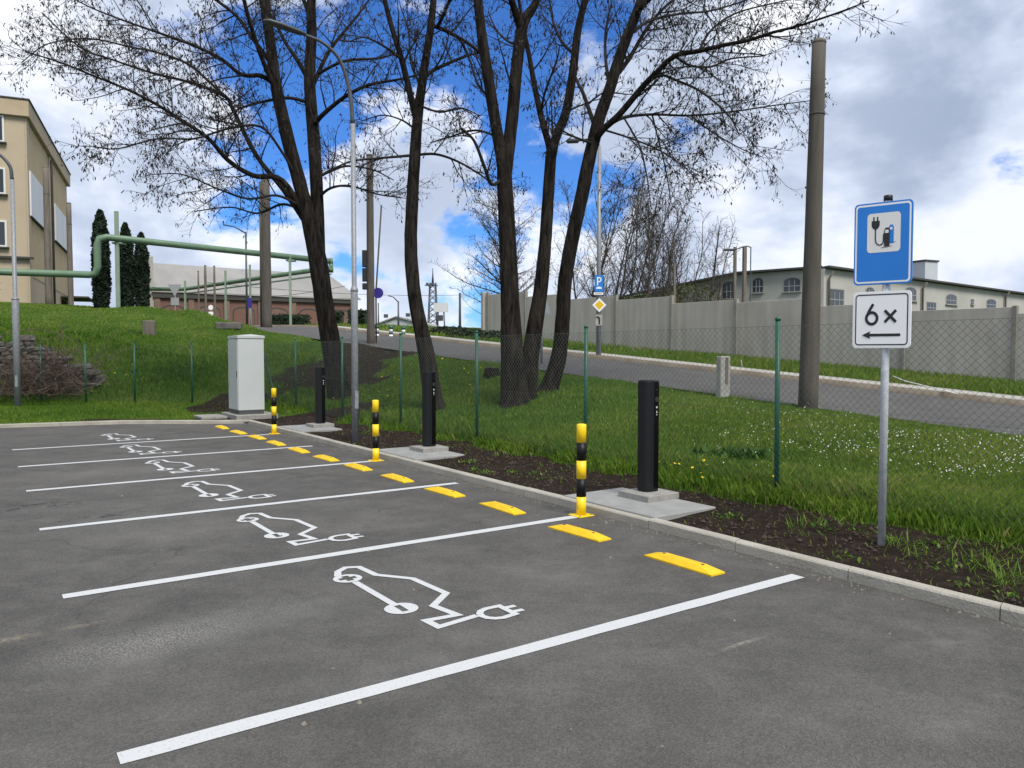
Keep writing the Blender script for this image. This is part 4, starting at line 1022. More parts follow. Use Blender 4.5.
# ------------------------------------------------------------------ pipes
def pipeline():
    Y1 = 41.5; z_hi = zat(237, Y1)
    pts1 = [at(-60, 267, 38.5), at(0, 271, 40), at(94, 275.5, Y1)]
    zl = (pts1[1][2]+pts1[2][2])/2
    for p in pts1: p[2] = zl
    c = at(97, 237, Y1); c[2] = z_hi; e2_ = at(331, 258, 52); e2_[2] = z_hi-.05
    e = thing('steam_pipe', (c[0],c[1],0), 0, 'thick green pipe bridge with a square step crossing the hill', 'pipe')
    off = np.array((c[0],c[1],0)); r = .185
    def J(P, i, j, k=.35):   # rounded elbow
        return []
    dn = np.array((c[0],c[1],zl))
    path = [pts1[0]-off, pts1[1]-off, (dn-off)+(-.45,0,0), (dn-off)+(-.12,0,.06), (dn-off)+(0,0,.42), (c-off)+(0,0,-.42), (c-off)+(.12,.03,-.08), (c-off)+(.45,.1,0), (e2_-off)]
    MB().tube(path, r, 16).build('pipe', M['pipe'], e)
    MB().tube([e2_-off+np.array((-.1,0,0)), e2_-off+np.array((.12,.05,0))], r*1.25, 16).build('end_flange', M['pipe'], e)
    MB().tube([e2_-off+np.array((.0,0,-.1)), e2_-off+np.array((.0,0,-.75))], r*.8, 14).build('drain_stub', M['pipe'], e)
    d = (e2_-c); L = np.linalg.norm(d[:2])
    def support(u, vt, wpx, name='support'):
        # find the point on the pipe under this sight line
        rr = ray(u, 260); q = rr[0]/rr[1]; t = (q*c[1]-c[0])/(d[0]-q*d[1]); P = c+d*t; g = h1(P[0],P[1])
        h = zat(vt, P[1]); w = wpx*P[1]/F
        MB().box((P[0]-off[0],P[1]-off[1]-.24,(h+g-.4)/2),(w,w*.8,h-g+.4),bev=.01).build(name, M['post_green'], e)
        MB().box((P[0]-off[0],P[1]-off[1],P[2]-r-.05),(.5,.6,.08)).build('saddle', M['post_green'], e)
    support(119.5, 212, 3.4)
    support(291, 256, 2.2)
    # lower pipe
    a0 = at(331, 262, 51.3); zz = zat(263, 49); zz = z_hi-.55; a1 = at(184, 291, 68.5); a1[2] = zz; a0[2] = zz; a2 = at(150, 291, 68.3); a2[2] = zz
    f = thing('steam_pipe', (a0[0],a0[1],0), 0, 'thinner green pipe running back along the brick hall roofline', 'pipe'); o2 = np.array((a0[0],a0[1],0))
    MB().tube([a0-o2,(a0+a1)/2-o2,a1-o2,a2-o2], .17, 12).build('pipe', M['pipe'], f)
    MB().tube([a0-o2+(0,0,-.42),(a0+a1)/2-o2+(0,0,-.42),a1-o2+(0,0,-.42)], .06, 8).build('condensate_pipe', M['post_green'], f)
    dd = a1-a0
    for u, vt, w in ((186,281,1.7),(226.5,271,1.7),(251,265,1.7)):
        rr = ray(u,280); q = rr[0]/rr[1]; t = (q*a0[1]-a0[0])/(dd[0]-q*dd[1]); P = a0+dd*t; g = h1(P[0],P[1]); h = zat(vt,P[1]); ww = w*P[1]/F
        MB().box((P[0]-o2[0],P[1]-o2[1]-.22,(h+g-.3)/2),(ww,ww,h-g+.3)).build('support', M['post_green'], f)
pipeline()

# ------------------------------------------------------------------ far side of the hill: small things
for i, (u, v) in enumerate(((377,337),(391,337.5),(403.5,338))):
    p = ground_at(u, v, 25); h = 11.5*p[1]/F
    if i == 0:
        e = thing('traffic_bollard', p); rr = .085
        for k in range(4): 
            z0, z1 = h*k/4, h*(k+1)/4
            b = MB(); b.lathe([(rr*(1.25 if k == 3 else 1),z0),(rr*(1.25 if k == 3 else 1),z1)], n=12); b.build('white_band' if k in (1,) or k == 3 and False else 'green_band', M['sign_white'] if k in (0,2) else M['fence_green'], e)
        bol = e; o = e
    else: o = copy_tree(bol)
    o.location = p; tag(o, '%s green and white banded bollard across the road' % ('left','middle','right')[i], 'bollard', 'green and white bollards across the road')
def warehouse():
    Y = 118; a = at(372, 334, Y); c = at(441, 334, Y); m_ = at(392, 318.5, Y); L = c[0]-a[0]; zb = h1(a[0],Y)-1; ze = zat(327,Y); zr = zat(317.5,Y)
    e = thing('warehouse', (a[0],Y,0), R(-6), 'low pale grey warehouse with shallow gable far beyond the road', 'building')
    b = MB(); pk = L*.36; b.add([(0,0,zb),(L,0,zb),(L,0,ze-.3),(pk,0,zr-.1),(0,0,ze),(0,16,zb),(L,16,zb),(L,16,ze-.3),(pk,16,zr-.1),(0,16,ze)], [(0,1,2,3,4),(9,8,7,6,5),(1,6,7,2),(0,4,9,5)]); b.build('wall', M['far_wall'], e)
    b = MB()
    for (x0,z0,x1,z1) in ((-.3,ze-.05,pk,zr),(pk,zr,L+.3,ze-.4)): b.add([(x0,-.3,z0),(x1,-.3,z1),(x1,16.3,z1),(x0,16.3,z0),(x0,-.3,z0+.2),(x1,-.3,z1+.2),(x1,16.3,z1+.2),(x0,16.3,z0+.2)], [(3,2,1,0),(4,5,6,7),(0,1,5,4),(1,2,6,5),(2,3,7,6),(3,0,4,7)])
    b.build('roof', M['roof_sheet'], e)
    b2 = at(470,334,Y); MB().box((b2[0]-a[0],4,(zb+zat(328,Y))/2),(8.5,8,zat(328,Y)-zb)).build('annex', M['far_wall'], e)
warehouse()
def tower():
    Y = 150; p = at(433, 336, Y); z = h1(p[0],Y); h = zat(268,Y)-z; hb = zat(283,Y)-z
    e = thing('lattice_mast', (p[0],Y,z), R(15), 'steel lattice mast with floodlights on the horizon', 'mast')
    b = MB(); w0, w1 = 1.0, .55
    for sx in (-1,1):
        for sy in (-1,1): b.tube([(sx*w0,sy*w0,-1),(sx*w1,sy*w1,hb)], .10, 5)
    n = 9
    for k in range(n):
        za, zc = hb*k/n, hb*(k+1)/n; wa = w0+(w1-w0)*k/n; wc = w0+(w1-w0)*(k+1)/n
        for sg in (-1,1):
            b.tube([(-wa,sg*wa,za),(wc,sg*wc,zc)], .055, 4); b.tube([(sg*wa,-wa,za),(sg*wc,wc,zc)], .055, 4); b.tube([(wa,sg*wa,za),(-wc,sg*wc,zc)], .055, 4)
    b.build('lattice', M['lamp_steel'], e)
    MB().tube([(0,0,hb-.5),(0,0,h)], [.28,.05], 6).build('spire', M['lamp_steel'], e)
    for k in range(3): MB().box((-1.2+.5*k,-.7,hb-.3-.3*(k%2)),(.5,.4,.5),bev=.05).build('floodlight', M['lamp_head'], e)
    MB().box((-.3,0,hb-.5),(2.6,.15,.15)).build('crossbar', M['lamp_steel'], e)
tower()
def billboard():
    Y = 95; p = at(441, 335, Y); z = h1(p[0],Y); a, b_ = zat(303,Y)-z, zat(312,Y)-z; w = 14.5*Y/F
    e = thing('billboard', (p[0],Y,z), R(-8), 'pale billboard on two thin legs on the horizon', 'billboard')
    MB().box((0,0,(a+b_)/2),(w,.2,a-b_)).build('panel', M['banner'], e)
    for s in (-1,1): MB().tube([(s*w*.3,.05,-.5),(s*w*.2,.05,b_)], .09, 6).build('leg', M['lamp_steel'], e)
    MB().box((-w*.1,-.1,zat(318,Y)-z),(.9,.4,.7),bev=.05).build('lower_box', M['lamp_head'], e)
billboard()
def util_pole(u, vb, vt, Y, r, label, arm=0, m='wood_pole'):
    p = at(u, vb, Y); z = h1(p[0],Y); h = zat(vt,Y)-z
    e = thing('utility_pole', (p[0],p[1],z), R(20), label, 'utility pole', 'poles on the horizon')
    MB().tube([(0,0,-.5),(0,0,h)], [r,r*.7], 8).build('shaft', M[m], e)
    if arm: MB().tube([(0,0,h-.1),(arm*.5,0,h+.35),(arm,0,h+.45)], .05, 6).build('arm', M[m], e)
    return (p[0],p[1],z+h)
W1 = util_pole(460, 336, 293, 80, .16, 'bare wooden utility pole left of the wall end')
W2 = util_pole(398.5, 334, 301, 70, .10, 'thin dark lamp pole before the pale warehouse', -.9, 'lamp_steel')
W3 = util_pole(378.5, 334, 303, 72, .08, 'thin dark pole left of the pale warehouse', 0, 'lamp_steel')
W5 = util_pole(247, 318, 232, 58, .09, 'thin dark lamp pole before the brick hall', -1.6, 'lamp_steel')
for u, v, lab in ((386,316,'left'),(408,315,'right')):
    Y = 112; p = at(u, 334, Y); z = h1(p[0],Y); e = thing('roof_sign', (p[0],p[1],z), R(20), 'small dark square board on a thin mast, %s of two over the warehouse' % lab, 'sign', 'square boards over the warehouse')
    hh = zat(v,Y)-z; MB().cyl(0,0,0,hh-.5,.06,6).build('post', M['lamp_steel'], e); MB().box((0,0,hh),(.62,.12,.52)).build('board', M['lamp_head'], e)
def wire(name, a, b_, sag, label):
    a, b_ = np.array(a), np.array(b_); pts = []
    for k in range(13):
        t = k/12; p = a+(b_-a)*t; p[2] -= sag*4*t*(1-t); pts.append(p-a)
    tag(MB().tube(pts, .018, 4).build(name, M['rubber'], loc=tuple(a)), label, 'wire', 'overhead wires')
wire('overhead_wire', (W3[0]-12,W3[1]-10,W3[2]+1.0), (W1[0],W1[1],W1[2]-.2), .4, 'thin overhead wire running to the wooden pole by the wall')
wire('overhead_wire', (W1[0],W1[1],W1[2]-.1), at(486,316,38), .3, 'stay wire from the wooden pole down to the wall end')
wire('overhead_wire', at(152,287,68), at(345,286,60), .9, 'thin cable sagging across the front of the brick hall')
# fallen white tape / stakes on the verge
def tape(pts, label):
    P = [np.array((*road_pt(a, b_), float(zroad(a))+z)) for a, b_, z in pts]
    tag(MB().tube([p-P[0] for p in P], .018, 6).build('barrier_tape', M['sign_panel'], loc=tuple(P[0])), label, 'tape', 'white tapes on the verge')
def tape_px(pts, label, r=.011):
    P = [at(u, v, Y_) for u, v, Y_ in pts]
    tag(MB().tube([p-P[0] for p in P], r, 6).build('barrier_tape', M['sign_panel'], loc=tuple(P[0])), label, 'tape', 'white tapes on the verge')
tape_px(((633,350,27.6),(640,354,27.2),(650,358,26.6),(665,362,25.8),(682,364.5,24.9),(700,365,24.0),(716,362.5,23.3)), 'long white tape sagging above the verge before the wall')
tape_px(((740,374,22.3),(741,360,22.3),(744,376,22.2)), 'bent white stake on the verge behind the concrete stump')
tape_px(((893,376,17.7),(905,381,17.4),(930,387,16.9),(958,394,16.3)), 'white tape slanting down over the verge right of the sign')

# ------------------------------------------------------------------ trees
class Wood:
    def __init__(s): s.big = MB(); s.mid = MB(); s.q = []; s.pods = []; s.stems = []
    def flush(s, e, bark, twig, podm=None, tn='trunk'):
        s.big.build(tn, bark, e)
        V, Fc = twig_mesh(s.q)
        o = None
        if len(s.mid.v):
            v2 = np.array(s.mid.v); f2 = np.array([f for f in s.mid.f]); Fc = np.vstack([Fc, f2+len(V)]); V = np.vstack([V, v2])
        raw_mesh('crown', V, Fc, twig, e)
        if podm and s.pods:
            V, Fc = pod_mesh(np.array(s.pods)); tag(raw_mesh('seed_pods', V, Fc, podm, e), kind='stuff')
def twig_mesh(q):
    """q: list of (4 points (4,3), r0, r1)"""
    if not q: return np.zeros((0,3)), np.zeros((0,4), int)
    P = np.array([a for a, _, _ in q]); N = len(P); r0 = np.array([b for _, b, _ in q]); r1 = np.array([c for _, _, c in q])
    T = P[:,-1]-P[:,0]; T /= np.linalg.norm(T,axis=1)[:,None]+1e-9
    ref = np.where(np.abs(T[:,2:3]) < .9, np.array([[0,0,1.]]), np.array([[1.,0,0]])); U = np.cross(T,ref); U /= np.linalg.norm(U,axis=1)[:,None]+1e-9; Wv = np.cross(T,U)
    V = np.empty((N,4,3,3))
    for i in range(4):
        rr = (r0+(r1-r0)*i/3)[:,None]
        for j in range(3): V[:,i,j] = P[:,i]+(U*cos(2.0944*j)+Wv*sin(2.0944*j))*rr
    base = (np.arange(N)*12)[:,None]; Fc = []
    for i in range(3):
        for j in range(3): Fc.append(np.array([i*3+j, i*3+(j+1)%3, i*3+3+(j+1)%3, i*3+3+j])[None]+base)
    return V.reshape(-1,3), np.concatenate(Fc)
def pod_mesh(P, L=(.05,.12), W=.020):
    N = len(P); l = rng.uniform(*L, N); a = rng.uniform(0, 2*pi, N); d = np.stack([rng.normal(0,.38,N), rng.normal(0,.38,N), -np.ones(N)],1); d /= np.linalg.norm(d,axis=1)[:,None]
    s = np.stack([np.cos(a),np.sin(a),np.zeros(N)],1)*W*rng.uniform(.6,1.2,N)[:,None]
    V = np.stack([P, P+d*(l*.5)[:,None]+s, P+d*l[:,None]+s*.6, P+d*(l*.5)[:,None]-s*.8],1).reshape(-1,3)
    return V, (np.arange(N)*4)[:,None]+np.arange(4)[None]
def unit(v): return v/(np.linalg.norm(v)+1e-9)
def side_dir(t, ang, up=.0):
    r = np.random.default_rng(random.randrange(1<<30)).normal(size=3); p = unit(r-t*r.dot(t)); d = t*cos(ang)+p*sin(ang); d[2] += up
    return unit(d)
def path(p, d, L, n, curl, trop):
    out = [np.array(p)]; d = np.array(d); st = L/(n-1)
    for _ in range(n-1):
        d = unit(d+np.array([random.gauss(0,curl),random.gauss(0,curl),random.gauss(0,curl)+trop])); out.append(out[-1]+d*st)
    return np.array(out)
def along(P, t):
    k = t*(len(P)-1); i = min(int(k), len(P)-2); f = k-i; return P[i]+(P[i+1]-P[i])*f, unit(P[i+1]-P[i])
def twigs(w, P, dens, length, lvl, trop, podn, r):
    """side twigs along a path; each is a 4 point twig, with smaller ones on it"""
    L = np.linalg.norm(np.diff(P,axis=0),axis=1).sum(); n = max(1,int(L*dens+random.random()))
    for k in range(n):
        t = (k+random.random())/n; t = .08+.92*t
        p, tg = along(P, min(t,.999)); d = side_dir(tg, R(random.uniform(28,62)), random.uniform(-.05,.22))
        ll = length*random.uniform(.45,1.15)*(1-.45*t); q = path(p, d, ll, 4, .16, trop)
        w.q.append((q, r, r*.5))
        if lvl > 0: twigs(w, q, dens*1.35, length*.52, lvl-1, trop*1.3, podn, r*.68)
        elif podn:
            for _ in range(np.random.default_rng(random.randrange(1<<30)).poisson(podn)): w.pods.append(q[random.choice((1,2,2,3,3,3))]+np.array([random.gauss(0,.02) for _ in range(3)]))
def limb(w, pts, rad, sides=10, kids_=True, dens=2.3, klen=1.9, droop=0.0, podn=1.4, start=.12, wob=.03, lv=1, twr=.0056, snap=True):
    """a main limb through 3D points with radii; grows branches from it"""
    n = 5
    pts = [np.array(p_, float) for p_ in pts]
    if snap and kids_ and len(w.stems):
        S = np.concatenate(w.stems); d_ = np.hypot(S[:,0]-pts[0][0], S[:,2]-pts[0][2]); i_ = int(np.argmin(d_+.15*abs(S[:,1]-pts[0][1])))
        if d_[i_] < .8:
            sh = S[i_]-pts[0]
            pts = [p_+sh*np.array((k_, 1, k_))*1.0 for p_, k_ in zip(pts, np.maximum(0, 1-np.arange(len(pts))*.5))]
    P = catmull(pts, n); rr = np.interp(np.linspace(0,1,len(P)), np.linspace(0,1,len(rad)), rad)
    (w.big if max(rad) > .055 else w.mid).tube(P, rr, sides if max(rad) > .055 else 6, cap=False, wob=wob if max(rad) > .1 else 0)
    w.stems.append(P)
    if not kids_: return P
    L = np.linalg.norm(np.diff(P,axis=0),axis=1).sum(); nb = int(L*dens)
    for k in range(nb):
        t = start+(1-start)*(k+random.random())/nb; p, tg = along(P, min(t,.999)); r = np.interp(t, np.linspace(0,1,len(P)), rr)
        d = side_dir(tg, R(random.uniform(35,68)), .10+droop); ll = klen*random.uniform(.45,1.15)*(1-.35*t)
        rb = min(r*.55, .020*ll/klen+.005); q = path(p, d, ll, 7, .10, .03+droop*.12)
        w.mid.tube(q, np.linspace(rb, .0045, 7), 4, cap=False, smooth=False)
        twigs(w, q, 5.6, .72, lv, .02+droop*.1, podn, twr)
    twigs(w, P[len(P)//2:], 2.2, .8, lv, .02, podn, twr)
    return P
def px(pts, Y, dy0=0.0, dy1=0.0):
    n = len(pts); return [at(u, v, Y+dy0+(dy1-dy0)*i/(n-1)) for i, (u, v) in enumerate(pts)]
def pr(ws, Y): return [.88*k*Y/F/2 for k in ws]

# --- tree 1 (left, two stems)
Y = 20.5
base = at(334, 404, Y)
t1 = thing('bare_tree', (0,0,0), 0, 'leafless tree with two dark stems behind the cabinet, leftmost of the three big trees', 'tree', 'big bare trees behind the fence')
w = Wood()
def flare(P, rads): return P, rads
limb(w, px([(343,412),(340,396),(334,362),(326,315),(319,268),(312,232),(302,192),(288,140),(276,85),(270,40),(264,0),(254,-60),(240,-150)],Y,0,-.6), pr([44,29,22.5,20.5,20.5,18.5,15,14.5,12.5,11,10,7,3],Y), 14, True, 1.1, 1.9, start=.6)
limb(w, px([(319,266),(319,240),(319,190),(316,140),(312,85),(314,40),(314,0),(320,-60),(326,-150)],Y,.05,.7), pr([16,16,14.5,14,13,12,10,7,3],Y), 12, True, 1.1, 1.9, start=.45)
LB = [([(302,232),(280,186),(257,178),(232,163),(212,141),(187,124),(160,107),(130,92),(100,80),(65,66),(32,56)], (8.5,7.5,6.5,5.5,4.6,3.8,3,2.4,1.6), 0, -2.4),
      ([(306,238),(284,196),(262,160),(240,117),(230,101),(196,88),(160,79),(121,66),(88,53),(52,20)], (8.5,7,6,5,4.2,3.2,2.4,1.6), .2, .8),
      ([(230,101),(214,86),(197,72),(172,62),(140,55),(100,47),(60,52),(34,70)], (4.5,3.6,3,2.4,1.5), .6, 2.4),
      ([(277,84),(262,76),(243,76),(222,60),(195,47),(162,35),(125,22),(90,8),(62,-8)], (7.5,6,5,4,3,2,1.4), -.3, -1.8),
      ([(274,64),(255,40),(238,18),(215,0),(190,-20),(160,-45)], (7,5.5,4.5,3.5,2), -.3, 1.6),
      ([(278,100),(262,60),(250,20),(240,-20),(225,-80)], (6,5,4.5,3.5,2), -.3, -2.0),
      ([(317,132),(326,118),(347,98),(370,87),(402,81),(430,74)], (6.5,5,3.6,2.6,1.4), .2, -1.6),
      ([(320,88),(328,62),(333,48),(345,33),(362,12),(380,-14)], (5.5,4.5,3.6,2.8,1.6), .2, 1.8),
      ([(319,78),(335,67),(350,60),(380,58),(405,50)], (4.5,3.6,2.6,1.4), .3, -1.2),
      ([(303,88),(296,66),(288,46),(278,26),(268,8)], (5.5,5,4,3,1.8), .4, 1.8),
      ([(302,105),(286,100),(266,104),(240,112),(220,126)], (4.6,3.6,2.6,1.4), .3, 2.0),
      ([(300,205),(278,196),(250,200),(220,190),(185,176),(155,176)], (4.4,3.6,2.8,2,1.2), -.2, -2.2),
      ([(300,215),(285,210),(262,216),(236,210),(200,214)], (3.4,2.8,2,1.2), .2, 1.8),
      ([(318,175),(334,170),(350,168),(375,172),(395,182)], (4,3,2.2,1.2), .2, .9),
      ([(314,200),(330,190),(352,188),(378,196),(404,200)], (3.6,2.8,2,1.2), .2, -1.4),
      ([(296,180),(280,150),(262,128),(230,130),(196,140),(160,140),(120,150),(95,148)], (4,3.4,2.8,2,1.2), -.2, -3.2),
      ([(314,30),(300,-10),(285,-50),(270,-110)], (5,4,3,1.6), .6, 2.4), ([(316,0),(335,-40),(350,-90)], (5,4,2), .7, -1.5)]
for pts, ws, d0, d1 in LB:
    left = pts[-1][0] < 200
    limb(w, px(pts,Y,d0,d1), [q_*(.78 if left else 1) for q_ in pr(ws,Y)], 8, True, 5.0 if left else 3.6, 1.5 if left else 1.4, -.06 if left else 0, 2.6 if left else 1.1, start=.2)
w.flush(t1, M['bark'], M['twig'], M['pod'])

# --- tree 2 (middle, slim)
Y = 17.0
t2 = thing('bare_tree', (0,0,0), 0, 'slim leafless tree rising behind the middle charging post, forking high up', 'tree', 'big bare trees behind the fence')
w = Wood()
limb(w, px([(437,412),(433,398),(426,352),(416,305),(411,255),(412,205),(415,155),(418,114),(424,70),(431,25),(436,-30),(442,-110)],Y,0,.4), pr([26,22,18.5,15.5,15,14,13,11.5,9.5,8.5,6,2.5],Y), 12, True, 1.2, 1.5, start=.62)
limb(w, px([(418,116),(411,94),(400,55),(386,8),(374,-50),(366,-110)],Y,0,-.7), pr([8.5,7.5,6.5,5.5,4,2],Y), 10, True, 1.5, 1.4)
for pts, ws, d0, d1 in [([(431,80),(436,70),(448,60),(468,52),(478,50)], (5,4.5,3.6,2.2), .1, .8), ([(440,24),(452,30),(472,44),(488,60)], (5.5,5,4,3), .2, 1.0),
      ([(412,155),(395,156),(375,157),(350,160),(325,170)], (3.4,2.8,2.2,1.2), .1, -1.2), ([(424,156),(440,154),(457,160),(478,172),(492,183)], (3.4,3,2.4,1.4), .1, .8),
      ([(436,20),(446,0),(456,-30)], (4.5,3.6,2), .2, -1), ([(398,50),(384,40),(362,30),(345,34)], (3.4,2.8,2,1.2), -.4, -1.5), ([(420,105),(440,110),(460,104),(480,112)], (3,2.4,1.8,1), 0, -1.2),
      ([(412,130),(398,118),(380,112),(360,118)], (2.8,2.2,1.6,1), 0, 1.4), ([(424,84),(412,60),(408,30),(400,5)], (3.5,3,2.4,1.4), .2, 1.5)]:
    limb(w, px(pts,Y,d0,d1), pr(ws,Y), 8, True, 3.8, 1.3, 0, 1.6, start=.2)
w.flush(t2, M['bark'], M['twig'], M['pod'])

# --- tree 3 (right, clump of three stems)
Y = 16.2
t3 = thing('bare_tree', (0,0,0), 0, 'large leafless tree of three thick stems sharing one base on the lawn', 'tree', 'big bare trees behind the fence')
w = Wood()
limb(w, px([(517,412),(515,398),(512,350),(510,300),(508,250),(506,205),(504,168)],Y,-.15,0), pr([54,33,25,21,19.5,18.5,16.5],Y), 16, False)
limb(w, px([(505,185),(502,160),(495,120),(487,70),(480,20),(475,-40),(468,-130)],Y,0,-.5), pr([15,14,12.5,12,10.5,8,3],Y), 12, True, 1.2, 1.5, start=.3)
limb(w, px([(506,185),(508,160),(512,120),(517,65),(523,25),(535,5),(546,-30),(552,-100)],Y,.05,.6), pr([15,14.5,14,13.5,13,9,6,3],Y), 12, True, 1.2, 1.5, start=.3)
limb(w, px([(522,30),(514,8),(506,-20),(498,-80)],Y,.4,-.4), pr([10,8,6,3],Y), 10, True, 1.2, 1.5)
limb(w, px([(521,412),(524,398),(531,350),(540,295),(545,245),(548,200),(551,152)],Y,.1,.2), pr([48,30,20,16.5,14.5,13.5,12.5],Y), 12, False)
limb(w, px([(550,165),(549,148),(542,120),(535,88),(529,55),(522,20),(516,-20)],Y,.2,.9), pr([9,8,7.5,6.5,5.5,4.5,2.5],Y), 10, True, 1.7, 1.4)
limb(w, px([(551,165),(556,140),(566,112),(573,72),(578,30),(587,-10),(598,-80)],Y,.2,-.4), pr([12,11,10.5,9.5,8.5,7,3],Y), 10, True, 1.4, 1.5)
limb(w, px([(543,402),(550,386),(559,355),(563,315),(565,280),(573,235),(583,190),(590,155),(597,128)],Y,.6,.5), pr([32,22,18.5,17,16.5,16,15.5,15,14.5],Y), 12, False)
limb(w, px([(595,140),(600,118),(610,88),(622,50),(636,14),(648,-25),(662,-100)],Y,.5,1.0), pr([15,14,13.5,12.5,11,8,3],Y), 12, True, 1.4, 1.6, start=.25)
LB = [([(598,142),(606,128),(620,113),(641,88),(655,73),(676,54),(700,49),(725,43),(750,38),(775,30),(802,23),(838,11),(872,-2)], (8.5,8,7.5,6.5,5.5,4.6,3.8,3,2.2,1.2), .4, -2.2),
      ([(604,132),(622,122),(650,118),(688,119),(730,115),(770,109),(808,104)], (4.6,4,3.2,2.4,1.8,1.2), .5, 1.8),
      ([(640,90),(657,80),(675,86),(695,95),(712,108),(726,122),(735,140)], (3.6,3,2.6,2,1.2), .1, -1.6),
      ([(676,56),(690,66),(710,68),(730,60),(760,56),(640,50)], (3.4,2.8,2.2,1.6,1), -.5, 1.5),
      ([(596,130),(590,112),(583,92),(577,80),(570,60)], (5.5,5,4,2.4), .5, 1.6), ([(610,88),(606,60),(606,30),(612,0)], (5,4,3,1.8), .6, 1.8),
      ([(618,84),(632,60),(646,30),(664,8),(690,-12)], (6.5,5.5,4.5,3.5,2), .7, 2.4), ([(636,14),(655,-6),(680,-20),(720,-40)], (6,5,3.6,2), .9, -1.8),
      ([(628,34),(650,20),(680,14),(715,10),(750,-6),(640,-10)], (4.5,3.6,2.8,2,1.2), .8, 2.8),
      ([(700,48),(712,28),(735,12),(770,2),(810,-6)], (3,2.4,1.8,1.2), -.9, .6),
      ([(592,145),(580,140),(565,132),(548,118)], (3.4,2.8,2.2,1.4), .5, -1.2), ([(575,60),(562,46),(553,25),(548,0)], (4,3.4,2.6,1.4), 0, 1.2), ([(540,112),(545,90),(556,62),(560,45)], (3.4,2.8,2,1.2), .4, -.6),
      ([(503,178),(491,184),(484,165),(474,140),(461,127)], (4.5,4,3.4,2), -.1, -1.0), ([(487,137),(470,130),(450,136),(430,142)], (3,2.4,1.8,1.2), -.2, 1.2), ([(492,100),(478,84),(470,60),(462,40)], (3.4,2.8,2.2,1.2), -.2, .8),
      ([(650,118),(655,140),(662,170),(668,205)], (2.2,1.8,1.4,.9), 1, .2), ([(625,122),(640,150),(646,180),(650,210)], (2.2,1.8,1.4,.9), .6, -.8), ([(690,119),(712,135),(740,150),(760,158)], (2.2,1.8,1.4,1), 1, 1.8),
      ([(606,134),(628,140),(655,150),(680,166),(700,185)], (2.6,2.2,1.6,1), .4, -1.2), ([(520,45),(508,40),(496,28),(488,10)], (3.6,3,2.2,1.2), .2, 1.4)]
for pts, ws, d0, d1 in LB:
    right = pts[-1][0] > 640
    limb(w, px(pts,Y,d0,d1), pr(ws,Y), 8, True, 4.8 if right else 3.4, 1.35 if right else 1.15, -.04 if right else 0, 1.8 if right else 1.0, start=.2)
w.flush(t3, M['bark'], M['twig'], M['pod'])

# --- background trees: grown freely
def free_tree(x, y, top, label, lean=(0,0), r=.08, n=16, klen=2.2, pods=0, group='slim bare trees behind the grey wall', stems=1, dens=5.0, wide=62, up=.16):
    z = h1(x, y); e = thing('bare_tree', (0,0,0), 0, label, 'tree', group); w = Wood(); h = top-z
    for s in range(stems):
        lx, ly = lean[0]+(random.uniform(-.3,.3) if stems > 1 else 0), lean[1]+(random.uniform(-.18,.18) if stems > 1 else 0)
        P = catmull([np.array((x+lx*h*t+random.gauss(0,.05)*(t > 0), y+ly*h*t+random.gauss(0,.05)*(t > 0), z-.2+(h+.2)*t)) for t in (0,.15,.35,.55,.75,1)], 4)
        w.big.tube(P, np.linspace(r, .012, len(P)), 7, cap=False)
        nn = int(n*2.0)//stems
        for k in range(nn):
            t = .18+.80*(k+random.random())/nn; p, tg = along(P, min(t,.99)); d = side_dir(tg, R(random.uniform(20,wide)), up)
            L = klen*random.uniform(.6,1.15)*(1.1-.62*t); q = path(p, d, L, 7, .09, .06)
            w.mid.tube(q, np.linspace(max(.010,r*.42*(1-.6*t)), .007, 7), 4, cap=False, smooth=False); twigs(w, q, dens, .85, 1, .05, pods, .008)
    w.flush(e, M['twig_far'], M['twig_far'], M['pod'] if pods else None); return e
for i, (u, Yd, vt, lean, lab, r, n, kl, st) in enumerate([(606,34,185,(.03,0),'slim bare tree behind the wall, just right of the forked trunk',.06,34,2.0,3),
        (629,36,182,(.05,0),'upright bare tree behind the wall right of the parking sign',.07,36,2.2,3), (652,33,196,(.22,.05),'bare tree leaning right behind the wall',.08,26,2.1,2),
        (664,38,215,(.06,0),'short thin bare tree right of the leaning tree behind the wall',.05,30,1.9,3), (690,37,222,(.05,.0),'bushy bare tree of several stems at the wall, beside the building',.055,19,2.0,3), (706,36,228,(.12,0),'spreading bare tree of several stems in front of the building gable',.055,19,2.0,3),
        (581,36,190,(-.02,0),'bare tree behind the wall between the forked trunks',.06,32,2.1,3)]):
    p = at(u, 300, Yd); free_tree(p[0], p[1], zat(vt,Yd), lab, lean, r, n, kl, .35, stems=st)
p = at(505, 330, 42); free_tree(p[0], p[1], zat(190,42), 'bare tree with drooping pod laden twigs behind the left end of the wall', (-.05,0), .12, 30, 3.9, 2.2, dens=5, wide=80, up=-.02)
p = at(-75, 300, 27); free_tree(p[0], p[1], zat(120,27), 'bare tree at the left edge reaching in front of the factory', (.05,0), .12, 20, 2.4, 0, None, wide=75, up=0)
p = at(-150, 300, 14); 
e = free_tree(p[0], p[1], zat(-60,14), 'bare tree beyond the left edge with thin hanging twigs', (.08,0), .12, 16, 2.6, 0, None, wide=80, up=-.05)

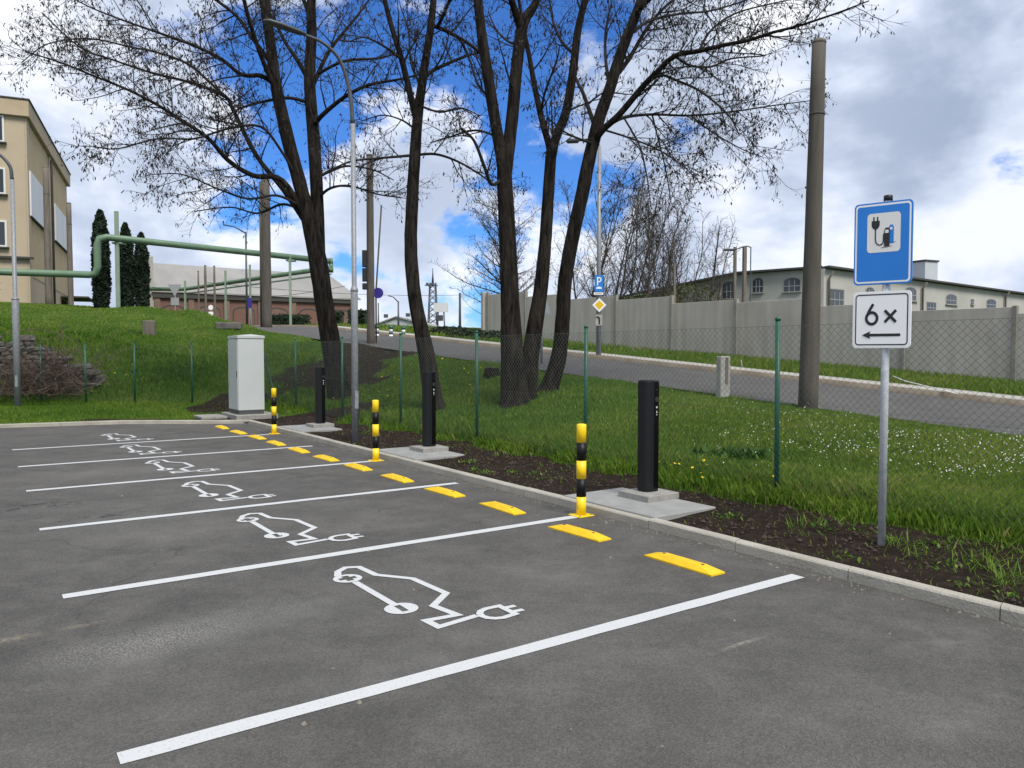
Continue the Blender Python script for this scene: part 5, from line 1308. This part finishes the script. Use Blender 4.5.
def leaf_cloud(P, Nn, size, m, name, parent):
    N = len(P); a = rng.normal(size=(N,3)); a = a-Nn*.0; a /= np.linalg.norm(a,axis=1)[:,None]; b_ = np.cross(a, rng.normal(size=(N,3))); b_ /= np.linalg.norm(b_,axis=1)[:,None]+1e-9
    s = size*rng.uniform(.5,1.2,N)[:,None]
    V = np.stack([P-a*s, P+b_*s*.55, P+a*s, P-b_*s*.55],1).reshape(-1,3); return raw_mesh(name, V, (np.arange(N)*4)[:,None]+np.arange(4)[None], m, parent)
def cypress(u, vt, vb, wpx, Yd, label):
    p = at(u, vb, Yd); z = h1(p[0],p[1]); h = zat(vt,Yd)-z; r = wpx*Yd/F/2*.87
    e = thing('columnar_conifer', (p[0],p[1],z), 0, label, 'tree', 'dark columnar conifers on the crest')
    MB().tube([(0,0,-.2),(0,0,h*.9)], [.12,.02], 8).build('trunk', M['wood_pole'], e)
    prof = lambda t: np.where(t < .75, .80+.20*np.sin(t/.75*pi*.9), np.maximum(.03, np.sqrt(np.clip((1-t)/.25,0,1)))*.88)
    b = MB(); n = 14; zs = np.linspace(.02,.99,16); V = []
    for t in zs:
        for j in range(n): rr = r*.84*float(prof(np.array(t)))*random.uniform(.86,1.08); V.append((rr*cos(2*pi*j/n), rr*sin(2*pi*j/n), h*t))
    b.add(V, [(i*n+j, i*n+(j+1)%n, (i+1)*n+(j+1)%n, (i+1)*n+j) for i in range(15) for j in range(n)]+[tuple(15*n+j for j in range(n))]); core = b
    N = 4200; t = rng.uniform(0,1,N); a = rng.uniform(0,2*pi,N); lump = 1+.09*np.sin(a*5+t*23)+.06*np.sin(a*3-t*41); rr = r*prof(t)*lump*rng.uniform(.82,1.06,N)
    P = np.stack([rr*np.cos(a), rr*np.sin(a), h*t],1); NN = len(core.v)
    o = leaf_cloud(P, 0, .12, M['cypress'], 'crown', e); core.build('inner_foliage', M['cypress'], o)
cypress(102, 210, 311, 17.5, 43, 'tallest dark columnar conifer, left of the three on the crest')
cypress(127, 223.5, 312, 15.5, 44, 'middle dark columnar conifer of the three on the crest')
cypress(142.5, 233, 313, 14.5, 44.5, 'shortest dark columnar conifer, right of the three on the crest')
def hedge(u0, u1, v0, vb, Yd, label):
    a, c = at(u0,vb,Yd), at(u1,vb,Yd); z = h1((a[0]+c[0])/2,Yd); h = zat(v0,Yd)-z; L = c[0]-a[0]; D = 1.2
    e = thing('clipped_hedge', ((a[0]+c[0])/2,Yd,z), 0, label, 'hedge', 'dark hedges by the brick hall')
    MB().box((0,0,h/2-.1),(L*.92,D*.9,h*.92+.2),bev=.15).build('stems', M['hedge'], e)
    N = int(1500*L*max(h,1)/3)+800; P = np.stack([rng.uniform(-L/2,L/2,N), rng.uniform(-D/2,D/2,N), rng.uniform(0,h,N)],1); P[:,2] *= 1+.05*np.sin(P[:,0]*4)
    k = rng.integers(0,3,N); P[k==0,1] = -D/2+rng.normal(0,.04,(k==0).sum()); P[k==1,2] = h+rng.normal(0,.05,(k==1).sum())
    leaf_cloud(P, 0, .09, M['hedge'], 'foliage', e)
hedge(271, 309, 316, 329, 52, 'long dark hedge before the brick hall left of the two stem tree')
hedge(331, 343, 313, 327, 50, 'small dark square hedge between the two stem tree and the lamp')
hedge(350, 367.5, 312, 334, 44, 'dark hedge left of the concrete pole with signals')
# yellow-green shrub at the wall top
def shrub(u, v, Yd, rx, rz_, label, m, n=5000, size=.06, twn=60, name='shrub', group=None, ground=False):
    c = at(u, v, Yd); z = h1(c[0],c[1]); e = thing(name, (c[0],c[1],z), 0, label, 'shrub', group); w = Wood(); cz = (c[2]-z) if not ground else rz_*.5
    for k in range(twn):
        d = unit(np.array((random.gauss(0,.5),random.gauss(0,.4),1.))); L = (cz+rz_)*random.uniform(.6,1.0); q = path((random.gauss(0,.2),random.gauss(0,.2),0), d, L, 7, .12, .0)
        w.mid.tube(q, np.linspace(.018,.006,7), 4, cap=False, smooth=False); twigs(w, q, 3, .6, 0, 0, 0, .006)
    V, Fc = twig_mesh(w.q); v2 = np.array(w.mid.v); raw_mesh('stems', np.vstack([V,v2]), np.vstack([Fc, np.array(w.mid.f)+len(V)]), M['dead'] if m == 'dead' else M['twig_far'], e)
    if n:
        a = rng.normal(size=(n,3)); a /= np.linalg.norm(a,axis=1)[:,None]; rr = rng.uniform(.35,1,n)[:,None]**.5; P = a*rr*np.array((rx,rx*.7,rz_)); P[:,2] += cz; P = P[P[:,2] > .02]
        leaf_cloud(P, 0, size, M[m], 'foliage', e)
shrub(691, 296, 31.5, 1.1, .55, 'yellowish green bush poking over the grey wall', 'shrub', 900, .05, 70)
for i, (u, v, Yd) in enumerate(((640,303,33),(622,304,34))): shrub(u, v, Yd, .8, .4, '%s low greenish bush at the wall top under the bare trees' % ('wider','smaller')[i], 'shrub', 700, .05, 30, group='bushes behind the wall')
for i, (a_, b_) in enumerate(((24,7.6),(22.6,8.0),(26.4,8.2))):
    x, y = road_pt(a_, b_); c = h1(x,y)
    e = thing('verge_bush', (x,y,c), 0, '%s low dark green bush on the verge at the wall end' % ('middle','nearest','farthest')[i], 'shrub', 'bushes on the verge at the wall end')
    n = 1600; q = rng.normal(size=(n,3)); q /= np.linalg.norm(q,axis=1)[:,None]; P = q*(rng.uniform(.3,1,n)[:,None]**.5)*np.array((1.1,.6,.30))+np.array((0,0,.12)); leaf_cloud(P[P[:,2] > 0], 0, .08, M['hedge'], 'foliage', e)

# ------------------------------------------------------------------ stone wall on the left with dead brambles
def stone_wall():
    A = np.array((-19.8,25.2)); B = np.array((-13.5,24.75)); d = unit(B-A); n = np.array((d[1],-d[0])); L = np.linalg.norm(B-A); rz = atan2(d[1],d[0])
    e = thing('stone_wall', (A[0],A[1],0), rz, 'rough dry stone retaining wall at the foot of the grass slope', 'wall')
    b = MB(); z = .25; row = 0
    while z < 2.15:
        hh = random.uniform(.10,.24); x = random.uniform(-.3,0)
        while x < L:
            ww = random.uniform(.18,.75); lim = 2.0-1.1*max(0,(x-L*.62)/(L*.38))+random.uniform(-.15,.15)
            if z < lim:
                c = (x+ww/2, .12*z+random.uniform(-.10,.06), z+hh/2); m_ = 9
                V = []
                for l, k in ((-1,.82),(-.35,1),(.4,.97),(1,.78)):
                    for j in range(m_):
                        a = 2*pi*j/m_; q = k*random.uniform(.74,1.08)
                        sx, sy = abs(cos(a))**.55*(1 if cos(a) > 0 else -1), abs(sin(a))**.55*(1 if sin(a) > 0 else -1)
                        V.append((c[0]+sx*ww*.5*q, c[1]+sy*.24*q, c[2]+l*hh*.5+random.uniform(-.015,.015)))
                b.add(V, [(i*m_+j, i*m_+(j+1)%m_, (i+1)*m_+(j+1)%m_, (i+1)*m_+j) for i in range(3) for j in range(m_)]+[tuple(range(m_-1,-1,-1)), tuple(3*m_+j for j in range(m_))])
            x += ww+random.uniform(.0,.04)
        z += hh*.95; row += 1
    b.build('stonework', M['stone'], e)
    MB().box((L*.36,.42,.75),(L*.72,.2,1.4)).build('earth_backing', M['soil_clod'], e)
stone_wall()
def bramble(x, y, rx, h, label, n=140):
    z = h1(x,y); e = thing('dead_bramble', (x,y,z), 0, label, 'shrub', 'dead brambles over the stone wall'); w = Wood()
    for k in range(n):
        p = (random.gauss(0,rx*.5), random.gauss(0,.3), 0); d = unit(np.array((random.gauss(0,.6),random.gauss(-.2,.5),1.1))); L = h*random.uniform(.6,1.7); q = path(p, d, L, 8, .2, -.16)
        q[:,2] = np.maximum(q[:,2], .03); w.mid.tube(q, np.linspace(.012,.005,8), 3, cap=False, smooth=False); twigs(w, q, 5, .35, 0, -.04, 0, .0045)
    V, Fc = twig_mesh(w.q); v2 = np.array(w.mid.v); raw_mesh('stems', np.vstack([V,v2]), np.vstack([Fc, np.array(w.mid.f)+len(V)]), M['dead'], e)
    N = 900; P = np.stack([rng.normal(0,rx*.55,N), rng.normal(0,.3,N), rng.uniform(.02,h*.9,N)],1); leaf_cloud(P, 0, .035, M['dead'], 'dry_leaves', e)
bramble(-15.4, 24.35, .85, 1.5, 'tangle of dead brown brambles hanging over the middle of the stone wall')
bramble(-14.25, 24.4, .55, 1.6, 'dead brown bramble tangle at the right end of the stone wall')
b = MB(); c = np.array(on(-14.7,24.0)); pts = catmull([np.array((-1.5,0,1.7)),np.array((-1.0,0,2.05)),np.array((0,-.1,2.2)),np.array((.9,-.1,1.95)),np.array((1.35,-.15,1.4)),np.array((1.35,-.2,.9))],6)
b.tube(pts, .012, 5, cap=False); tag(b.build('bent_cane', M['dead'], loc=tuple(c)), 'long pale cane arching over the stone wall', 'branch')
x, y, z = ground_at(492, 376)
e = thing('tree_stump', (x,y,z), 0, 'low cut tree stump in the grass left of the three stem tree', 'stump')
MB().lathe([(.24,-.1),(.21,.05),(.18,.17),(.17,.20)], n=14).build('wood', M['bark'], e); MB().lathe([(.165,0),(.165,.008)], (0,0,.2), 14).build('cut_face', M['dead'], e)

# ------------------------------------------------------------------ grass, weeds, flowers
def scatter(n, y0, y1, pw, umax=.74):
    """points in a fan before the camera; denser close by"""
    t = rng.uniform(0,1,n); Yv = (y0**pw+(y1**pw-y0**pw)*t)**(1/pw); X = rng.uniform(-umax-1.5/y0, umax+.4/y0, n)*Yv
    return X, Yv
def grassy(X, Y):
    a, b_ = road_ab(X, Y)
    ok = ~inside(X, Y, offset(KF, .13)+[ST(-16,-30)[:2]])
    ok &= ~((b_ > -.02+.10*nz(X,Y,3,9)) & (b_ < RW+1.3)) & ~(b_ > 9.3)
    s, t = toST(X, Y)
    for c, tc in ((5.90,5.70),(10.77,5.70),(15.61,5.70)): ok &= ~((abs(s-c) < .72) & (abs(t-tc) < .45))
    ok &= ~((abs(s-19.5) < .85) & (abs(t-5.4) < 1.0))
    ok &= ~((X > -20) & (X < -13.8) & (Y > 24.3) & (Y < 25.6))
    return ok
def grass():
    parts = []
    for n, y0, y1, pw in ((640000,4.5,13,1.25),(330000,13,27,1.15),(170000,27,48,1.0)):
        X, Yv = scatter(n, y0, y1, pw); k = grassy(X, Yv); X, Yv = X[k], Yv[k]
        so = soil(X, Yv); k = rng.uniform(0,1,len(X)) > np.clip(so*1.35-.12, 0, np.where(Yv > 19, .86, .985)); X, Yv, so = X[k], Yv[k], so[k]
        parts.append((X,Yv,so))
    X = np.concatenate([p[0] for p in parts]); Yv = np.concatenate([p[1] for p in parts]); so = np.concatenate([p[2] for p in parts]); N = len(X)
    s, t = toST(X, Yv); a_, b_ = road_ab(X, Yv)
    tall = np.exp(-((t-7.2)/.7)**2)*(s < 24)*(s > -10)
    clump = np.clip(nz(X,Yv,1.1,11)*.6+nz(X,Yv,2.9,12)*.5, -1, 1)
    h = (.072+.085*tall+.05*np.clip(clump,0,1))*rng.uniform(.45,1.35,N); h = np.where(so > .5, h*.6, h); h = np.where(b_ > 5, .17*rng.uniform(.5,1.5,N), h)
    h = np.where((Yv > 26) & (b_ < 0), h*.85, h); h = np.where((b_ > -1.0) & (b_ < 0), h*.7, h)
    hill = np.clip((Yv-23.6)/.6,0,1)*np.clip((28.6-Yv)/1.5,0,1)*(X < -6.5); h = h*(1+.9*hill)
    wd = (.0013+.00033*Yv)*rng.uniform(.7,1.3,N)*np.where(Yv > 26, 1.5, 1)
    z = H(X,Yv)-.015
    az = rng.uniform(0,2*pi,N); lean = rng.uniform(.1,.6,N)*h; la = rng.uniform(0,2*pi,N)
    side = np.stack([np.cos(az),np.sin(az),np.zeros(N)],1)*wd[:,None]; L = np.stack([np.cos(la),np.sin(la),np.zeros(N)],1)*lean[:,None]
    P = np.stack([X,Yv,z],1); up = np.stack([np.zeros(N),np.zeros(N),h],1)
    V = np.stack([P-side, P+side, P+L*.35+up*.62+side*.7, P+L+up*.98],1).reshape(-1,3)
    V2 = V.reshape(N,4,3); 
    base = (np.arange(N)*4)[:,None]
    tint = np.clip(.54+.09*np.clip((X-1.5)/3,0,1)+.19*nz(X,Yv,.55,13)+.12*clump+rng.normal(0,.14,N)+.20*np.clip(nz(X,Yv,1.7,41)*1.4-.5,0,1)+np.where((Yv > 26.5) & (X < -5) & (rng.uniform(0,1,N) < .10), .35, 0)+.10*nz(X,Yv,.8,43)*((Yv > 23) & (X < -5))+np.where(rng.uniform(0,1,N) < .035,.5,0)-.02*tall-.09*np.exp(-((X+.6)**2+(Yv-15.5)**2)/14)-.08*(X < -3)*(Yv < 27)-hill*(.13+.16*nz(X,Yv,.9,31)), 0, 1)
    # one quad per blade: root-left, root-right, mid-right, tip
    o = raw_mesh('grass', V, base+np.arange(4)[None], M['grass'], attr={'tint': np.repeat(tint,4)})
    tag(o, kind='stuff')
grass()
def tuft_shapes():
    # broad-leaved weeds in the soil bed and dark clumps in the lawn
    P = []
    for _ in range(110):
        s = random.uniform(-1,16); t = random.uniform(5.45,6.7) if s > 4.8 else random.uniform(5.5,6.9)
        if any(abs(s-c) < .8 and abs(t-5.7) < .5 for c in (5.9,10.77,15.61)): continue
        if s > 4.4 and random.random() < .55: continue
        c = ST(s,t); n = random.randrange(10,34)
        for _ in range(n): P.append((c[0]+random.gauss(0,.07), c[1]+random.gauss(0,.07)))
    for (x, y, sd, n) in ((2.55,9.9,.28,420),(2.9,9.75,.2,220)):
        for _ in range(n): P.append((x+random.gauss(0,sd), y+random.gauss(0,sd*.6)))
    n1 = len(P)
    for _ in range(120):
        c = ST(random.uniform(-1.2,4.3) if random.random() < .4 else random.uniform(-1.2,3.0), random.uniform(5.65,6.9)); n = random.randrange(12,40); sg = random.uniform(.04,.13)
        for _ in range(n): P.append((c[0]+random.gauss(0,sg), c[1]+random.gauss(0,sg)))
    P = np.array(P); N = len(P); z = H(P[:,0],P[:,1]); a = rng.uniform(0,2*pi,N); l = rng.uniform(.025,.07,N); l[n1-640:n1] = rng.uniform(.13,.23,640); l[n1:] = rng.uniform(.07,.19,N-n1)
    thin = np.ones(N); thin[n1:] = .13; e_ = rng.uniform(.25,1.2,N)
    d = np.stack([np.cos(a)*np.cos(e_),np.sin(a)*np.cos(e_),np.sin(e_)],1)*l[:,None]; sd = np.stack([-np.sin(a),np.cos(a),np.zeros(N)],1)*(l*.20*thin)[:,None]; B = np.column_stack([P,z])
    V = np.stack([B, B+d*.5+sd, B+d+np.array((0,0,-.01)), B+d*.5-sd],1).reshape(-1,3)
    tint = np.clip(rng.normal(.42,.16,N)+np.where(np.arange(N) >= n1, .14, 0)-np.where((np.arange(N) >= n1-640) & (np.arange(N) < n1), .38, 0),0,1)
    tag(raw_mesh('weeds', V, (np.arange(N)*4)[:,None]+np.arange(4)[None], M['grass'], attr={'tint': np.repeat(tint,4)}), kind='stuff')
tuft_shapes()
def flowers(name, m, cl, r, hgt):
    P = []
    for (x, y, sx, sy, n) in cl:
        for _ in range(int(n*1.7)): P.append((x+random.gauss(0,sx), y+random.gauss(0,sy)))
    P = np.array(P); k = grassy(P[:,0],P[:,1]) & (soil(P[:,0],P[:,1]) < .4); P = P[k]; N = len(P); z = H(P[:,0],P[:,1])+hgt*rng.uniform(.7,1.3,N)
    n = 6; V = np.empty((N,n,3)); rr = r*rng.uniform(.7,1.2,N); tx, ty = rng.normal(0,.35,N), rng.normal(-.3,.35,N)
    for j in range(n):
        dx, dy = rr*cos(2*pi*j/n), rr*sin(2*pi*j/n); V[:,j,0] = P[:,0]+dx; V[:,j,1] = P[:,1]+dy; V[:,j,2] = z+dx*tx-dy*ty
    tag(raw_mesh(name, V.reshape(-1,3), (np.arange(N)*n)[:,None]+np.arange(n)[None], M[m]), kind='stuff')
flowers('daisies', 'daisy', [(5.4,9.4,1.0,.6,120),(6.6,9.9,.7,.5,90),(4.4,9.9,.35,.3,60),(4.9,8.3,.35,.25,50),(6.1,8.7,.35,.2,110),(5.2,10.6,.3,.25,50),(7.2,9.4,.5,.4,60),(3.9,10.9,.7,.7,70),(4.6,12.0,.7,.7,50),(3.3,9.6,.6,.6,25),(-13.5,34.5,2.2,.5,40)], .0068, .13)
flowers('dandelions', 'dandelion', [(2.05,9.3,.22,.2,7),(2.6,8.6,.4,.2,3),(.9,9.7,.2,.2,3),(-1.2,19,1.2,1.2,16),(-2.9,20.5,.8,.8,10),(-13.2,25,.4,.4,5)], .016, .15)
def grit():
    P = []
    for _ in range(700):
        s, t = random.uniform(-1,18), 5.14-abs(random.gauss(0,.10))
        if random.random() < .12: t = random.uniform(.5,5.0)
        P.append(ST(s,t)[:2])
    P = np.array(P); N = len(P); r = np.minimum(rng.gamma(2.0,.0032,N)+.002, .016)
    o8 = np.array([(1,0,0),(0,1,0),(-1,0,0),(0,-1,0),(0,0,1)],float)
    V = (np.column_stack([P,np.full(N,.001)])[:,None,:]+o8[None]*r[:,None,None]*rng.uniform(.6,1.25,(N,5,1))).reshape(-1,3)
    b = (np.arange(N)*5)[:,None]; Fc = np.concatenate([b+np.array([i,(i+1)%4,4])[None] for i in range(4)])
    tag(raw_mesh('grit', V, Fc, M['grit']), kind='stuff')
def clods():
    P = []
    while len(P) < 4200:
        s, t = random.uniform(-1,18), random.uniform(5.32,6.75); c = ST(s,t)
        if any(abs(s-k) < .74 and abs(t-5.7) < .47 for k in (5.9,10.77,15.61)): continue
        P.append((c[0],c[1]))
    for _ in range(900): P.append((-5.4+random.gauss(0,1.5), 24+random.gauss(0,1.4)))
    P = np.array(P); N = len(P); z = H(P[:,0],P[:,1]); r = np.minimum(rng.gamma(2.0,.0042,N)+.003, .028)
    o8 = np.array([(1,0,0),(0,1,0),(-1,0,0),(0,-1,0),(0,0,1)],float)
    V = np.column_stack([P,z+r*.2])[:,None,:]+o8[None]*r[:,None,None]*rng.uniform(.6,1.25,(N,5,1)); V = V.reshape(-1,3)
    b = (np.arange(N)*5)[:,None]; Fc = np.concatenate([b+np.array([i,(i+1)%4,4])[None] for i in range(4)])
    tag(raw_mesh('soil_clods', V, Fc, M['soil_clod']), kind='stuff')
clods()
grit()

# ------------------------------------------------------------------ sky and sun
SUN_EL, SUN_AZ = R(52), R(148)      # azimuth clockwise from +Y (forward)
def world():
    wd = bpy.data.worlds.new('World'); SC.world = wd; wd.use_nodes = True
    N, L = wd.node_tree.nodes, wd.node_tree.links; bg = N['Background']; bg.inputs['Strength'].default_value = .1
    sky = N.new('ShaderNodeTexSky'); sky.sky_type = 'NISHITA'; sky.sun_disc = False; sky.sun_elevation = SUN_EL; sky.sun_rotation = SUN_AZ
    sky.air_density = 1.0; sky.dust_density = .3; sky.ozone_density = 2.5
    tc = N.new('ShaderNodeTexCoord'); sep = N.new('ShaderNodeSeparateXYZ'); L.new(tc.outputs['Generated'], sep.inputs[0])
    def math_(op, a, b=None, c=None, clamp=False):
        n = N.new('ShaderNodeMath'); n.operation = op; n.use_clamp = clamp
        for i, v in enumerate((a, b, c)):
            if v is None: continue
            if isinstance(v, (int, float)): n.inputs[i].default_value = v
            else: L.new(v, n.inputs[i])
        return n.outputs[0]
    cmb = N.new('ShaderNodeCombineXYZ'); L.new(sep.outputs['X'], cmb.inputs[0]); L.new(sep.outputs['Y'], cmb.inputs[1]); L.new(math_('MULTIPLY', sep.outputs['Z'], 1.75), cmb.inputs[2])
    def noise(sc, det, off=(0,0,0), rough=.55, dist=.0):
        mp = N.new('ShaderNodeMapping'); mp.inputs['Location'].default_value = off; L.new(cmb.outputs[0], mp.inputs[0])
        n = N.new('ShaderNodeTexNoise'); n.inputs['Scale'].default_value = sc; n.inputs['Detail'].default_value = det; n.inputs['Roughness'].default_value = rough; n.inputs['Distortion'].default_value = dist
        L.new(mp.outputs[0], n.inputs['Vector']); return n.outputs['Fac']
    def smooth(x, a, b_):
        n = N.new('ShaderNodeMapRange'); n.interpolation_type = 'SMOOTHSTEP'; n.inputs['From Min'].default_value = a; n.inputs['From Max'].default_value = b_
        L.new(x, n.inputs['Value']); return n.outputs['Result']
    hx = math_('DIVIDE', sep.outputs['X'], math_('MAXIMUM', sep.outputs['Y'], .05))        # tan of azimuth
    ok = CLOUD
    dens = noise(ok['scale'], 12, ok['off'], .58, .1); above = noise(ok['scale'], 5, (ok['off'][0], ok['off'][1], ok['off'][2]+.10), .5, .1)
    # more cloud to the right and far left, a break in the middle
    gap = math_('MULTIPLY', smooth(hx, -.42, -.18), math_('SUBTRACT', 1.0, smooth(hx, .05, .42)))
    gap = math_('MULTIPLY', gap, smooth(sep.outputs['Z'], .13, .36))
    rgt = smooth(hx, .12, .46); lft = math_('SUBTRACT', 1.0, smooth(hx, -.66, -.38))
    cov = math_('ADD', math_('SUBTRACT', dens, math_('MULTIPLY', gap, ok['gap'])), ok['cov'])
    cov = math_('ADD', cov, math_('MULTIPLY', math_('MAXIMUM', rgt, lft), ok['edge']))
    mask = smooth(cov, .48, .58)
    thick = smooth(math_('ADD', math_('MULTIPLY', above, .6), math_('MULTIPLY', dens, .4)), .40, .62)
    side = math_('ADD', math_('MULTIPLY', smooth(hx, .20, .62), ok['sr']), math_('MULTIPLY', math_('SUBTRACT', 1.0, smooth(hx, -.78, -.36)), ok['sl']))
    shade = math_('ADD', math_('MULTIPLY', thick, .66), side, clamp=True)
    cr = N.new('ShaderNodeValToRGB'); e = cr.color_ramp.elements
    e[0].position = 0; e[0].color = (.96,.97,1.0,1); e[1].position = 1; e[1].color = (.24,.30,.43,1); q = e.new(.45); q.color = (.56,.63,.77,1)
    L.new(shade, cr.inputs['Fac'])
    sc_ = N.new('ShaderNodeVectorMath'); sc_.operation = 'SCALE'; sc_.inputs['Scale'].default_value = ok['bright']; L.new(cr.outputs['Color'], sc_.inputs[0])
    tint = N.new('ShaderNodeMixRGB'); tint.blend_type = 'MULTIPLY'; tint.inputs['Fac'].default_value = 1; tint.inputs['Color2'].default_value = ok['blue']; L.new(sky.outputs['Color'], tint.inputs['Color1'])
    mx = N.new('ShaderNodeMixRGB'); L.new(mask, mx.inputs['Fac']); L.new(tint.outputs['Color'], mx.inputs['Color1']); L.new(sc_.outputs[0], mx.inputs['Color2'])
    L.new(mx.outputs['Color'], bg.inputs['Color'])
CLOUD = dict(scale=4.6, off=(7.7,3.9,.2), gap=.10, cov=.062, edge=.15, sr=.21, sl=.17, bright=6.2, blue=(.23,.45,.80,1))
world()
ld = bpy.data.lights.new('sun', 'SUN'); ld.energy = 2.0; ld.angle = R(24); ld.color = (1,.94,.84)
lo = bpy.data.objects.new('sun', ld); COL.objects.link(lo)
sd = np.array((sin(SUN_AZ)*cos(SUN_EL), cos(SUN_AZ)*cos(SUN_EL), sin(SUN_EL)))
from mathutils import Vector
lo.rotation_euler = Vector(sd).to_track_quat('Z', 'Y').to_euler(); lo.location = (0,0,30)

cd = bpy.data.cameras.new('camera'); cd.sensor_width = 36; cd.lens = F/1024*36; cd.clip_end = 4000; cd.clip_start = .05
co = bpy.data.objects.new('camera', cd); COL.objects.link(co); co.location = (0,0,CAMH); co.rotation_euler = (pi/2-PITCH, 0, 0); SC.camera = co
vs = SC.view_settings; vs.view_transform = 'Standard'; vs.look = 'None'; vs.exposure = 1.0; vs.gamma = 1; vs.use_curve_mapping = False
SC.cycles.max_bounces = 5; SC.cycles.diffuse_bounces = 2; SC.cycles.glossy_bounces = 2; SC.cycles.transmission_bounces = 3; SC.cycles.use_denoising = True
